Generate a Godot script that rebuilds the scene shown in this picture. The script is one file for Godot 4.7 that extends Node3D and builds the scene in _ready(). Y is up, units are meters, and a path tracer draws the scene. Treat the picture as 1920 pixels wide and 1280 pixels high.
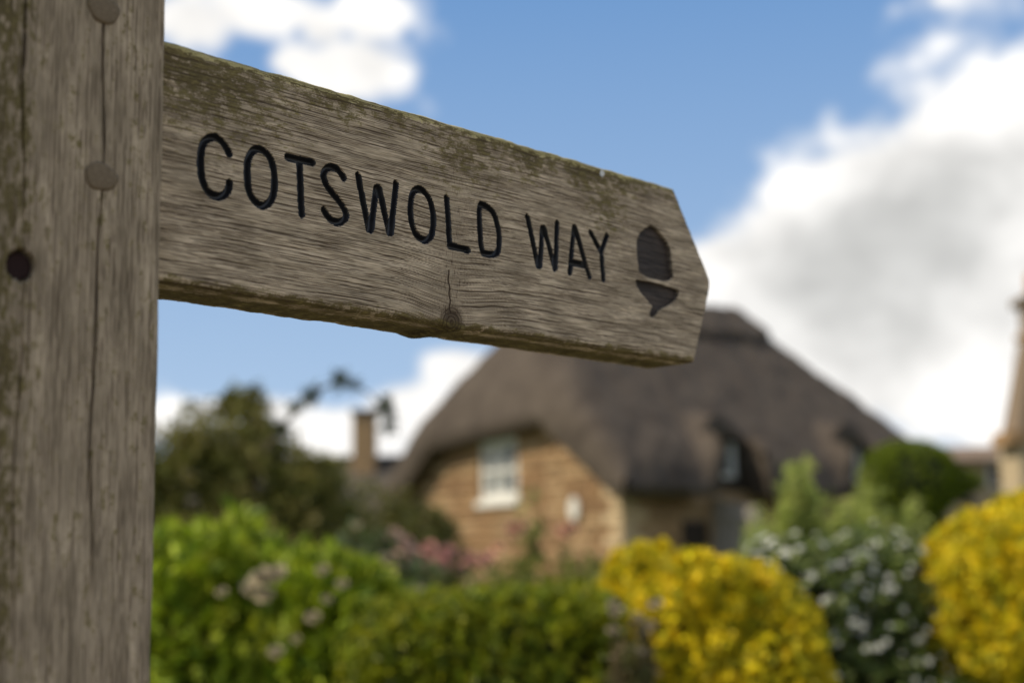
extends Node3D
# A weathered oak fingerpost in front of a garden with clipped hedges and a thatched stone cottage.

const EYE := Vector3(0, 1.6, 0)
const ARM_AT := Vector3(-0.24719, 1.98520, -0.985)      # top left front corner of the arm
const ARM_X := Vector3(0.694238, 0, -0.719745)          # along the arm
const ARM_Z := Vector3(0.719745, 0, 0.694238)           # out of its lettered face
const COTTAGE_AT := Vector3(1.336, 0, -18.0)            # the corner of gable and front wall
const COTTAGE_X := Vector3(0.818103, 0, -0.575072)      # along the front wall
const COTTAGE_Z := Vector3(0.575072, 0, 0.818103)       # out of the front wall (minus: along the gable)

# centre lines of the routed letters and the outline of the acorn, millimetres on the arm's face
const LETTERS := {
	"C": [[55.4, -74.2, 53.5, -70.7, 49.4, -66.4, 44.9, -64.1, 40.5, -64.4, 35.5, -67.1, 32.0, -71.9, 30.7, -78.5, 30.5, -86.2, 31.1, -93.6, 32.5, -99.6, 35.5, -104.7, 39.2, -107.8, 44.3, -109.1, 49.4, -108.2, 53.7, -104.6, 55.5, -101.1, 56.1, -96.5]],
	"O": [[81.0, -65.0, 86.4, -65.2, 91.8, -68.1, 95.0, -73.4, 96.7, -81.0, 97.1, -88.8, 96.8, -96.1, 94.6, -103.0, 90.7, -107.0, 86.9, -109.0, 82.3, -108.5, 76.9, -104.9, 73.8, -99.6, 72.2, -93.5, 71.7, -85.8, 72.0, -77.9, 73.8, -71.7, 77.2, -67.1, 81.0, -65.0]],
	"T": [[109.2, -65.9, 133.5, -65.8], [120.8, -66.3, 123.2, -109.3]],
	"S": [[165.2, -71.9, 162.7, -68.6, 158.3, -65.7, 152.6, -65.0, 147.6, -67.5, 144.8, -71.5, 144.8, -75.5, 146.6, -79.8, 150.5, -84.3, 156.2, -88.5, 161.3, -92.2, 165.6, -97.3, 167.8, -101.5, 166.7, -105.8, 163.5, -108.4, 159.2, -109.7, 154.1, -109.3, 149.9, -107.5, 147.0, -104.5, 145.2, -101.9]],
	"W": [[179.9, -67.1, 191.0, -110.0], [193.3, -110.2, 199.4, -74.1], [202.1, -73.6, 213.0, -109.4], [214.9, -109.1, 220.6, -66.3]],
	"O2": [[246.2, -65.8, 252.2, -66.8, 257.5, -71.0, 261.3, -78.5, 262.7, -85.8, 262.6, -94.0, 261.4, -101.7, 258.6, -106.8, 254.0, -109.8, 249.5, -109.3, 244.3, -107.3, 240.6, -103.3, 238.0, -96.9, 236.6, -89.1, 236.6, -81.1, 237.8, -74.0, 240.9, -68.8, 246.2, -65.8]],
	"L": [[278.5, -68.4, 281.4, -109.9, 303.2, -110.4]],
	"D": [[316.6, -66.7, 325.3, -67.0, 332.7, -69.1, 337.7, -74.3, 340.8, -83.5, 342.3, -91.8, 342.1, -99.7, 340.7, -105.9, 336.9, -109.2, 331.0, -110.1, 325.2, -110.4, 319.5, -110.3, 316.6, -66.7]],
	"W2": [[379.1, -68.0, 391.9, -111.4], [394.4, -111.1, 398.9, -75.3], [401.4, -74.9, 414.7, -111.1], [415.5, -110.4, 419.6, -67.1]],
	"A": [[443.1, -67.5, 435.4, -111.8], [444.5, -67.2, 463.3, -111.5], [437.0, -101.7, 457.8, -101.7]],
	"Y": [[466.8, -68.5, 481.6, -85.8], [490.7, -67.7, 481.6, -85.8, 483.7, -111.4]],
	"nut": [[560.0, -46.3, 545.9, -53.4, 537.1, -62.2, 535.5, -73.2, 536.9, -86.5, 538.4, -100.2, 592.8, -101.0, 591.4, -84.1, 591.1, -70.3, 587.2, -61.2, 579.0, -53.5, 569.5, -48.2]],
	"cup": [[532.9, -105.1, 602.3, -105.4, 600.8, -111.8, 594.8, -119.4, 584.7, -124.7, 573.7, -128.8, 566.0, -133.1, 562.5, -137.5, 558.2, -140.1, 553.0, -138.7, 554.3, -133.8, 559.2, -128.5, 549.6, -123.0, 540.5, -117.5, 534.6, -111.6]],
}
const CLOUDS := [[-13.1, 21.5, 2.3, 1.5], [-10.5, 22.0, 3.2, 1.2], [-7.8, 21.6, 1.3, 0.9], [-5.8, 22.1, 1.7, 1.3], [-6.6, 20.0, 2.6, 1.5], [-8.7, 20.2, 1.5, 0.9], [-13.5, 19.5, 2.5, 0.8], [-13.4, 6.0, 1.9, 1.0], [-9.9, 6.3, 2.3, 1.0], [-11.6, 6.4, 1.4, 0.6], [-6.7, 5.4, 4.2, 1.4], [-4.1, 6.4, 2.3, 1.7], [-2.2, 8.1, 2.3, 1.3], [10.0, 11.4, 3.2, 2.3], [13.1, 12.9, 3.4, 3.2], [16.0, 13.7, 3.8, 3.4], [19.8, 14.8, 3.0, 2.3], [21.5, 16.6, 2.2, 1.6], [16.7, 9.3, 5.5, 4.2], [11.5, 7.9, 4.2, 3.4], [19.8, 11.1, 4.2, 6.3], [8.5, 12.3, 1.5, 1.1], [18.0, 21.4, 1.4, 0.7, 0.34], [19.8, 22.2, 1.6, 0.5, 0.30]]

var M := {}
var taken := {}
var rng := RandomNumberGenerator.new()

# ---------------------------------------------------------------- helpers
func numbered(called: String) -> String:
	if not taken.has(called):
		taken[called] = 0
		return called
	taken[called] += 1
	return "%s_%03d" % [called, taken[called]]

func tag(o: Node, label: String, category: String, group := "") -> Node:
	o.set_meta("label", label)
	o.set_meta("category", category)
	if group:
		o.set_meta("group", group)
	return o

func thing(called: String, label: String, category: String, where := Vector3.ZERO, group := "") -> Node3D:
	var o := Node3D.new()
	o.name = numbered(called)
	add_child(o)
	o.position = where
	tag(o, label, category, group)
	return o

func part(called: String, mesh: Mesh, m: Material, parent: Node, where := Vector3.ZERO) -> MeshInstance3D:
	var o := MeshInstance3D.new()
	o.name = numbered(called) if parent == self else called
	o.mesh = mesh
	o.material_override = m
	o.position = where
	parent.add_child(o, true)
	return o

func lin(r: float, g: float, b: float, a := 1.0) -> Color:
	return Color(r, g, b, a).linear_to_srgb()

func plain(called: String, c: Color, rough := 0.85, spec := 0.4) -> StandardMaterial3D:
	var m := StandardMaterial3D.new()
	m.resource_name = called
	m.albedo_color = c
	m.roughness = rough
	m.metallic_specular = spec
	return m

func speckle(seed_: int, freq: float, stops: Array, size := 256) -> NoiseTexture2D:
	var n := FastNoiseLite.new()
	n.seed = seed_
	n.frequency = freq
	n.fractal_octaves = 4
	var t := NoiseTexture2D.new()
	t.width = size
	t.height = size
	t.seamless = true
	t.noise = n
	if stops:
		var g := Gradient.new()
		var cols := PackedColorArray()
		var offs := PackedFloat32Array()
		for i in stops.size():
			offs.append(float(i) / (stops.size() - 1))
			cols.append(stops[i])
		g.offsets = offs
		g.colors = cols
		t.color_ramp = g
	return t

# a surface whose colour is mottled by noise and whose relief is another noise
func mottled(called: String, seed_: int, freq: float, stops: Array, scale: float, relief := 0.0, rough := 0.9) -> StandardMaterial3D:
	var m := plain(called, Color.WHITE, rough)
	m.albedo_texture = speckle(seed_, freq, stops)
	m.uv1_triplanar = true
	m.uv1_world_triplanar = true
	m.uv1_scale = Vector3.ONE * scale
	if relief > 0.0:
		m.heightmap_enabled = true
		m.heightmap_texture = speckle(seed_ + 7, freq * 2.0, [])
		m.heightmap_scale = relief
	return m

func leafy(called: String, through: float, rough := 0.55) -> StandardMaterial3D:
	var m := plain(called, Color.WHITE, rough, 0.4)
	m.vertex_color_use_as_albedo = true
	m.backlight_enabled = true
	m.backlight = Color(through, through, through * 0.8)
	m.cull_mode = BaseMaterial3D.CULL_DISABLED
	return m

func commit(v: PackedVector3Array, ix: PackedInt32Array, uv := PackedVector2Array(), smooth := true) -> ArrayMesh:
	if not smooth:
		var v2 := PackedVector3Array()
		var n2 := PackedVector3Array()
		var u2 := PackedVector2Array()
		for k in range(0, ix.size(), 3):
			var nn := (v[ix[k + 2]] - v[ix[k]]).cross(v[ix[k + 1]] - v[ix[k]]).normalized()
			for q in 3:
				v2.append(v[ix[k + q]])
				n2.append(nn)
				if uv.size():
					u2.append(uv[ix[k + q]])
		var b := []
		b.resize(Mesh.ARRAY_MAX)
		b[Mesh.ARRAY_VERTEX] = v2
		b[Mesh.ARRAY_NORMAL] = n2
		if u2.size():
			b[Mesh.ARRAY_TEX_UV] = u2
		var fm := ArrayMesh.new()
		fm.add_surface_from_arrays(Mesh.PRIMITIVE_TRIANGLES, b)
		return fm
	var n := PackedVector3Array()
	n.resize(v.size())
	for k in range(0, ix.size(), 3):
		var a := ix[k]
		var b1 := ix[k + 1]
		var c := ix[k + 2]
		var fn := (v[c] - v[a]).cross(v[b1] - v[a])
		n[a] += fn
		n[b1] += fn
		n[c] += fn
	for k in n.size():
		n[k] = n[k].normalized()
	return with_normals(v, n, ix, uv)

func with_normals(v: PackedVector3Array, n: PackedVector3Array, ix: PackedInt32Array, uv: PackedVector2Array) -> ArrayMesh:
	var arr := []
	arr.resize(Mesh.ARRAY_MAX)
	arr[Mesh.ARRAY_VERTEX] = v
	arr[Mesh.ARRAY_NORMAL] = n
	arr[Mesh.ARRAY_INDEX] = ix
	if uv.size():
		arr[Mesh.ARRAY_TEX_UV] = uv
	var m := ArrayMesh.new()
	m.add_surface_from_arrays(Mesh.PRIMITIVE_TRIANGLES, arr)
	return m

# a box with chamfered edges, corner to corner
func slab(lo: Vector3, hi: Vector3, ch := 0.01) -> ArrayMesh:
	var c := (lo + hi) / 2.0
	var r := (hi - lo) / 2.0
	ch = minf(ch, minf(r.x, minf(r.y, r.z)) * 0.8)
	var v := PackedVector3Array()
	var ix := PackedInt32Array()
	var id := {}
	for sx in [-1, 1]:
		for sy in [-1, 1]:
			for sz in [-1, 1]:
				for ax in 3:
					var p := Vector3(sx * (r.x - (0.0 if ax == 0 else ch)), sy * (r.y - (0.0 if ax == 1 else ch)), sz * (r.z - (0.0 if ax == 2 else ch)))
					id[[sx, sy, sz, ax]] = v.size()
					v.append(c + p)
	var quad := func(a: int, b: int, d: int, e: int) -> void:
		var nn: Vector3 = (v[d] - v[a]).cross(v[b] - v[a])
		if nn.dot((v[a] + v[b] + v[d] + v[e]) / 4.0 - c) < 0:
			ix.append_array([a, d, b, a, e, d])
		else:
			ix.append_array([a, b, d, a, d, e])
	for s in [-1, 1]:
		quad.call(id[[s, -1, -1, 0]], id[[s, 1, -1, 0]], id[[s, 1, 1, 0]], id[[s, -1, 1, 0]])
		quad.call(id[[-1, s, -1, 1]], id[[1, s, -1, 1]], id[[1, s, 1, 1]], id[[-1, s, 1, 1]])
		quad.call(id[[-1, -1, s, 2]], id[[1, -1, s, 2]], id[[1, 1, s, 2]], id[[-1, 1, s, 2]])
		for t in [-1, 1]:
			quad.call(id[[s, t, -1, 0]], id[[s, t, 1, 0]], id[[s, t, 1, 1]], id[[s, t, -1, 1]])
			quad.call(id[[s, -1, t, 0]], id[[s, 1, t, 0]], id[[s, 1, t, 2]], id[[s, -1, t, 2]])
			quad.call(id[[-1, s, t, 1]], id[[1, s, t, 1]], id[[1, s, t, 2]], id[[-1, s, t, 2]])
			for w in [-1, 1]:
				var a: int = id[[s, t, w, 0]]
				var b: int = id[[s, t, w, 1]]
				var d: int = id[[s, t, w, 2]]
				if (v[d] - v[a]).cross(v[b] - v[a]).dot(v[a] - c) < 0:
					ix.append_array([a, d, b])
				else:
					ix.append_array([a, b, d])
	return commit(v, ix, PackedVector2Array(), false)

# a tapered tube through points
func tube_into(v: PackedVector3Array, ix: PackedInt32Array, pts: Array, r0: float, r1: float, sides := 6) -> void:
	var first := v.size()
	for i in pts.size():
		var d: Vector3 = (pts[mini(i + 1, pts.size() - 1)] - pts[maxi(i - 1, 0)]).normalized()
		var a := d.cross(Vector3(0.31, 0.2, 0.93)).normalized()
		var b := d.cross(a)
		var r := lerpf(r0, r1, float(i) / (pts.size() - 1))
		for s in sides:
			var q := TAU * s / sides
			v.append(pts[i] + (a * cos(q) + b * sin(q)) * r)
	for i in pts.size() - 1:
		for s in sides:
			var p := first + i * sides + s
			var q := first + i * sides + (s + 1) % sides
			ix.append_array([p, p + sides, q + sides, p, q + sides, q])
	var tip := v.size()
	v.append(pts[-1])
	for s in sides:
		ix.append_array([first + (pts.size() - 1) * sides + s, tip, first + (pts.size() - 1) * sides + (s + 1) % sides])

func tube(pts: Array, r0: float, r1: float, sides := 8) -> ArrayMesh:
	var v := PackedVector3Array()
	var ix := PackedInt32Array()
	tube_into(v, ix, pts, r0, r1, sides)
	return commit(v, ix)

# ---------------------------------------------------------------- plants
# a sprig: a few folded, pointed leaves that fan out from one point
func sprig(seed_: int, leaves: int, long: float, wide: float, spread: float) -> ArrayMesh:
	var r := RandomNumberGenerator.new()
	r.seed = seed_
	var v := PackedVector3Array()
	var ix := PackedInt32Array()
	for k in leaves:
		var d := (Vector3.UP * (1.0 - spread * 0.6) + Vector3(r.randf_range(-1, 1), r.randf_range(-0.5, 0.7), r.randf_range(-1, 1)) * spread).normalized()
		var side := d.cross(Vector3(r.randf_range(-1, 1), r.randf_range(-1, 1), r.randf_range(-1, 1))).normalized()
		var up := side.cross(d)
		var at := Vector3(r.randf_range(-1, 1), r.randf_range(-1, 1), r.randf_range(-1, 1)) * long * 0.45
		var l := long * r.randf_range(0.75, 1.2)
		var w := wide * r.randf_range(0.8, 1.2)
		var f := v.size()
		v.append(at)
		v.append(at + d * l * 0.45 + side * w * 0.5 + up * w * 0.18)
		v.append(at + d * l - up * l * 0.12)
		v.append(at + d * l * 0.45 - side * w * 0.5 + up * w * 0.18)
		ix.append_array([f, f + 1, f + 2, f, f + 2, f + 3])
	return commit(v, ix, PackedVector2Array(), false)

func on_shape(shape: Dictionary, shell: float, r: RandomNumberGenerator) -> Array:
	var q := Vector3(r.randf_range(-1, 1), r.randf_range(-1, 1), r.randf_range(-1, 1))
	var ax := r.randi() % 3
	q[ax] = 1.0 if r.randf() < 0.5 else -1.0
	var p: float = shape.get("p", 2.0)
	var radius := pow(pow(absf(q.x), p) + pow(absf(q.y), p) + pow(absf(q.z), p), -1.0 / p)
	var size: Vector3 = shape.r
	var d := q * radius
	var depth := 1.0 - shell * pow(r.randf(), 1.3)
	var n := Vector3(signf(d.x) * pow(absf(d.x), p - 1.0) / size.x, signf(d.y) * pow(absf(d.y), p - 1.0) / size.y, signf(d.z) * pow(absf(d.z), p - 1.0) / size.z).normalized()
	return [shape.c + d * size * depth, n]

func inside(p: Vector3, shapes: Array, but: int, deep: float) -> bool:
	for k in shapes.size():
		if k != but:
			var q: Vector3 = (p - shapes[k].c) / shapes[k].r
			var e: float = shapes[k].get("p", 2.0)
			if pow(absf(q.x), e) + pow(absf(q.y), e) + pow(absf(q.z), e) < deep:
				return true
	return false

# foliage on and just under the surface of some rounded volumes
func foliage(parent: Node, mesh: Mesh, m: Material, shapes: Array, count: int, shell: float, rough: float, colors: Array, seed_: int, grow := Vector2(0.75, 1.3), called := "foliage") -> MultiMeshInstance3D:
	var r := RandomNumberGenerator.new()
	r.seed = seed_
	var bumps := FastNoiseLite.new()
	bumps.seed = seed_
	bumps.frequency = 4.0
	var weight := []
	var total := 0.0
	for s in shapes:
		total += (s.r.x * s.r.y + s.r.y * s.r.z + s.r.x * s.r.z) * s.get("w", 1.0)
		weight.append(total)
	var mm := MultiMesh.new()
	mm.transform_format = MultiMesh.TRANSFORM_3D
	mm.use_colors = true
	mm.mesh = mesh
	mm.instance_count = count
	var put := 0
	var tries := 0
	while put < count and tries < count * 6:
		tries += 1
		var pick := r.randf() * total
		var k := 0
		while weight[k] < pick:
			k += 1
		var got := on_shape(shapes[k], shell, r)
		var at: Vector3 = got[0]
		if at.y < 0.03 or inside(at, shapes, k, 0.7):
			continue
		at += got[1] * bumps.get_noise_3dv(at) * rough
		if bumps.get_noise_3dv(at * 2.3 + Vector3(9, 4, 2)) < -0.32 and rough > 0.02:
			continue
		var y: Vector3 = (got[1] + Vector3(r.randf_range(-1, 1), r.randf_range(-0.6, 1), r.randf_range(-1, 1)) * 0.9).normalized()
		var x := y.cross(Vector3(r.randf_range(-1, 1), r.randf_range(-1, 1), r.randf_range(-1, 1))).normalized()
		mm.set_instance_transform(put, Transform3D(Basis(x, y, x.cross(y)).scaled(Vector3.ONE * r.randf_range(grow.x, grow.y)), at))
		var c: Color = colors[r.randi() % colors.size()]
		var f := r.randf_range(0.75, 1.25)
		mm.set_instance_color(put, Color(c.r * f, c.g * f * r.randf_range(0.93, 1.07), c.b * f))
		put += 1
	mm.visible_instance_count = put
	var o := MultiMeshInstance3D.new()
	o.name = called
	o.multimesh = mm
	o.material_override = m
	o.set_meta("kind", "stuff")
	parent.add_child(o, true)
	return o

# the twiggy inside of a dense hedge: rounded volumes a little smaller than the leaves' own
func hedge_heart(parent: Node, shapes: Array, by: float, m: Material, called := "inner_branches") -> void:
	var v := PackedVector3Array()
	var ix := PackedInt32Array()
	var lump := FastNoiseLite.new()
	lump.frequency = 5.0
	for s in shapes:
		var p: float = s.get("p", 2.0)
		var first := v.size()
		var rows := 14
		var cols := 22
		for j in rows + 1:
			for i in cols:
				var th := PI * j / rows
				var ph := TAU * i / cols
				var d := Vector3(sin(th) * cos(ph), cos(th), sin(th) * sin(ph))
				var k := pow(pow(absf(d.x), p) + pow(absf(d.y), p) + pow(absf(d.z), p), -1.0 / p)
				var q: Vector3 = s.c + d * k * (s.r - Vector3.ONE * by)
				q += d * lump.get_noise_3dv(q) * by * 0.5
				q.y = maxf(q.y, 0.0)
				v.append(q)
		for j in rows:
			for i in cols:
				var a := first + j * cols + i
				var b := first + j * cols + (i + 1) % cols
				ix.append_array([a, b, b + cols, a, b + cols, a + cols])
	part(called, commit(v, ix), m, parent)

# bare stems that leave the ground together and fork towards points in the volumes
func stems(parent: Node, foot: Vector3, tips: Array, r0: float, m: Material, called := "stem") -> void:
	for t in tips:
		var d: Vector3 = t - foot
		var pts := []
		for i in 7:
			var k := i / 6.0
			pts.append(foot + d * k + Vector3(sin(k * 5.0 + d.x * 9.0), 0, cos(k * 4.0 + d.z * 7.0)) * 0.05 * d.length() * k * (1.0 - k))
		part(called, tube(pts, r0, r0 * 0.3), m, parent)

# a flower of layered petals round its axis (y)
func rosette(seed_: int, rings: int, petals: int, radius: float, cup: float) -> ArrayMesh:
	var r := RandomNumberGenerator.new()
	r.seed = seed_
	var v := PackedVector3Array()
	var ix := PackedInt32Array()
	for j in rings:
		var open := 1.0 - float(j) / rings
		for i in petals:
			var q := TAU * (i + 0.5 * (j % 2)) / petals + r.randf_range(-0.15, 0.15)
			var out := Vector3(cos(q), 0, sin(q))
			var side := Vector3(-sin(q), 0, cos(q))
			var len := radius * (0.5 + 0.5 * open) * r.randf_range(0.9, 1.1)
			var rise := cup * radius * (1.2 - open)
			var f := v.size()
			v.append(out * radius * 0.05)
			v.append(out * len * 0.6 * open + side * len * 0.42 + Vector3.UP * (rise * 0.6))
			v.append(out * len * open + side * len * 0.2 + Vector3.UP * (rise + radius * 0.1))
			v.append(out * len * open - side * len * 0.2 + Vector3.UP * (rise + radius * 0.1))
			v.append(out * len * 0.6 * open - side * len * 0.42 + Vector3.UP * (rise * 0.6))
			ix.append_array([f, f + 1, f + 2, f, f + 2, f + 3, f, f + 3, f + 4])
	return commit(v, ix, PackedVector2Array(), false)

func bloom(parent: Node, called: String, mesh: Mesh, m: Material, at: Vector3, facing: Vector3, size: float) -> void:
	var o := part(called, mesh, m, parent, at)
	var y := facing.normalized()
	var x := y.cross(Vector3(0.3, 0.1, 0.9)).normalized()
	o.transform.basis = Basis(x, y, x.cross(y)).scaled(Vector3.ONE * size)

# ---------------------------------------------------------------- the fingerpost
const ARM_LONG := 0.70      # metres of arm that its texture covers, from 30 mm inside the post
const ARM_TALL := 0.193

func arm_end(v: float) -> float:   # where the pointed end lies at that height
	var m := v * 1000.0
	if m > -88.0:
		return (600.0 + 57.5 * (m / -88.0)) / 1000.0
	if m > -97.0:
		return 0.6575
	return (657.5 - 33.0 * ((m + 97.0) / -82.0)) / 1000.0

# weathered oak: fibres along u, checks (fine open cracks), cross grain at the knot, algae in patches along the top. Returns [colour, relief]
func oak_images(w: int, h: int, long: float, tall: float, v_top: float, seed_: int, arm: bool) -> Array:
	var fine := FastNoiseLite.new()
	fine.seed = seed_
	fine.frequency = 1.0
	fine.fractal_type = FastNoiseLite.FRACTAL_NONE
	var wide := FastNoiseLite.new()
	wide.seed = seed_ + 3
	wide.frequency = 1.0
	wide.fractal_octaves = 3
	var rgb := PackedByteArray()
	rgb.resize(w * h * 3)
	var hgt := PackedByteArray()
	hgt.resize(w * h)
	for j in h:
		var v := v_top - tall * (j + 0.5) / h
		for i in w:
			var u := long * (i + 0.5) / w - 0.03
			var vw := v
			var cross := 0.0
			var knot := 0.0
			if arm:
				var ku := u - 0.283
				var up := v + 0.19
				var pull := exp(-ku * ku / 0.0022)
				vw += 0.013 * pull * exp(-up / 0.07)
				var kx := ku - 0.02 * (up / 0.19 - 0.3)
				cross = exp(-kx * kx / 0.00025) * (0.35 + 0.65 * exp(-up / 0.06))
				var kd := sqrt(ku * ku * 1.2 + (up - 0.014) * (up - 0.014))
				knot = smoothstep(0.019, 0.007, kd)
			vw += wide.get_noise_2d(u * 4.0, v * 9.0) * 0.0020
			var b := fine.get_noise_2d(u * 15.0 + 40.0, vw * 760.0)
			var c := fine.get_noise_2d(u * 70.0 + 90.0, vw * 1700.0)
			var patch := wide.get_noise_2d(u * 12.0 + 7.0, vw * 45.0)
			var gap := wide.get_noise_2d(u * 14.0 + 21.0, v * 60.0)
			# checks: long thin splits between the rings, each opening and closing along its length
			var check := 0.0
			for set_ in 2:
				var per := 310.0 if set_ == 0 else 760.0
				var ph := vw * per + fine.get_noise_2d(vw * 90.0, 5.0 + set_) * 0.45 + wide.get_noise_2d(u * 6.0 + set_ * 31.0, v * 18.0) * 0.35
				var id := floorf(ph)
				var off := absf(ph - id - 0.5 + fine.get_noise_2d(u * 45.0, id * 3.7) * 0.09)
				var open := fine.get_noise_2d(u * (13.0 if set_ == 0 else 22.0) + id * 17.3, id * 5.1 + set_ * 40.0) + gap * 0.45
				var half := (0.05 + 0.15 * clampf(open + 0.25, 0.0, 1.0)) * (1.0 if set_ == 0 else 1.5)
				check = maxf(check, smoothstep(half, half * 0.35, off) * smoothstep(-0.36, 0.12, open) * ([0.82, 0.66][set_] if arm else [0.5, 0.3][set_]))
			var tone := 0.54 + (0.34 * b + 0.26 * c) * (1.0 if arm else 0.6) + 0.40 * patch
			var a := gap
			if cross > 0.03:
				var x := fine.get_noise_2d(u * 420.0, v * 60.0) * 0.6 + fine.get_noise_2d(u * 900.0, v * 200.0) * 0.4
				tone = lerpf(tone, 0.38 + 0.7 * x, cross * 0.75)
				check = lerpf(check, smoothstep(0.25, 0.5, x), cross * 0.8)
			if arm:
				var ck := absf(u - 0.2803 - 0.0012 * fine.get_noise_2d(v * 90.0, 4.0) + (v + 0.15) * 0.03)
				if v < -0.131 and v > -0.168:
					check = maxf(check, smoothstep(0.0012, 0.0004, ck))
				if knot > 0.0:
					var kr := sqrt((u - 0.283) * (u - 0.283) * 1.2 + (v + 0.176) * (v + 0.176))
					tone = lerpf(tone, 0.02 + 0.22 * sin(kr * 2300.0 + a * 4.0), knot)
					check = maxf(check, knot * smoothstep(0.2, 0.9, sin(kr * 1500.0 + a * 5.0)) * 0.8)
			tone = clampf(tone, 0.0, 1.0)
			var red := lerpf(0.512, 0.885, tone)
			var grn := lerpf(0.450, 0.790, tone)
			var blu := lerpf(0.362, 0.664, tone)
			red *= 1.0 - 0.28 * knot
			grn *= 1.0 - 0.31 * knot
			blu *= 1.0 - 0.33 * knot
			# algae and moss, where the photograph has it
			var bits := wide.get_noise_2d(u * 70.0 + 3.0, v * 120.0 + 50.0) + 0.55 * c + 0.35 * fine.get_noise_2d(u * 400.0, v * 500.0)
			var damp := -0.55
			if arm:
				var lower := wide.get_noise_2d(u * 13.0 + 300.0, 2.0) * 0.022
				damp = 0.55 - (-v - lower) / 0.030
				damp = maxf(damp, 0.62 - sqrt(pow((u - 0.03) / 0.085, 2.0) + pow((v + 0.02) / 0.042, 2.0)) * 0.75)
				damp = maxf(damp, 0.35 - sqrt(pow((u - 0.49) / 0.03, 2.0) + pow((v + 0.035) / 0.035, 2.0)) * 0.6)
				damp = maxf(damp, 0.28 - sqrt(pow((u - 0.30) / 0.05, 2.0) + pow((v + 0.025) / 0.03, 2.0)) * 0.5)
				damp = maxf(damp, 0.75 - (v + 0.18) / 0.007)
			else:
				damp = -0.45 + smoothstep(0.045, 0.015, v) * 0.75 + 0.5 * patch
			var moss := smoothstep(-0.12, 0.42, damp + bits * 0.75) * 0.82
			red = lerpf(red, 0.345 + 0.16 * bits, moss)
			grn = lerpf(grn, 0.300 + 0.15 * bits, moss)
			blu = lerpf(blu, 0.170 + 0.09 * bits, moss)
			if arm and v > -0.0050 + 0.004 * bits:    # painted highlight: pale yellow line where the top arris catches light
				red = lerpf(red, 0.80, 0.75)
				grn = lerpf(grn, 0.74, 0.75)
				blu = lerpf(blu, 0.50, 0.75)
			check *= 1.0 - moss * 0.4
			red = lerpf(red, 0.235, check)
			grn = lerpf(grn, 0.180, check)
			blu = lerpf(blu, 0.130, check)
			var high := 0.62 - 0.5 * check + 0.12 * (b + c) + moss * 0.15 * bits
			if arm:   # a bird's dropping by the top edge
				var sp := Vector2((u - 0.4862) / 0.0035, (v + 0.0065) / 0.0032).length() + bits * 0.3
				if sp < 1.0:
					red = 0.86
					grn = 0.85
					blu = 0.82
			var k := j * w + i
			rgb[k * 3] = clampi(int(red * 255.0), 0, 255)
			rgb[k * 3 + 1] = clampi(int(grn * 255.0), 0, 255)
			rgb[k * 3 + 2] = clampi(int(blu * 255.0), 0, 255)
			hgt[k] = clampi(int(high * 255.0), 0, 255)
	return [Image.create_from_data(w, h, false, Image.FORMAT_RGB8, rgb), Image.create_from_data(w, h, false, Image.FORMAT_L8, hgt)]

func oak(called: String, images: Array, relief: float) -> StandardMaterial3D:
	var m := plain(called, Color.WHITE, 0.88, 0.3)
	m.albedo_texture = ImageTexture.create_from_image(images[0])
	m.heightmap_enabled = true
	m.heightmap_texture = ImageTexture.create_from_image(images[1])
	m.heightmap_scale = relief
	return m

func smooth_line(flat: Array) -> PackedVector2Array:
	var p := PackedVector2Array()
	for k in range(0, flat.size(), 2):
		p.append(Vector2(flat[k], flat[k + 1]) / 1000.0)
	if p.size() < 6:
		return p
	var closed := p[0].distance_to(p[-1]) < 1e-5
	for pass_ in 2:
		var q := PackedVector2Array()
		if not closed:
			q.append(p[0])
		for k in p.size() - 1:
			q.append(p[k].lerp(p[k + 1], 0.25))
			q.append(p[k].lerp(p[k + 1], 0.75))
		q.append(p[-1] if not closed else q[0])
		p = q
	return p

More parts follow.
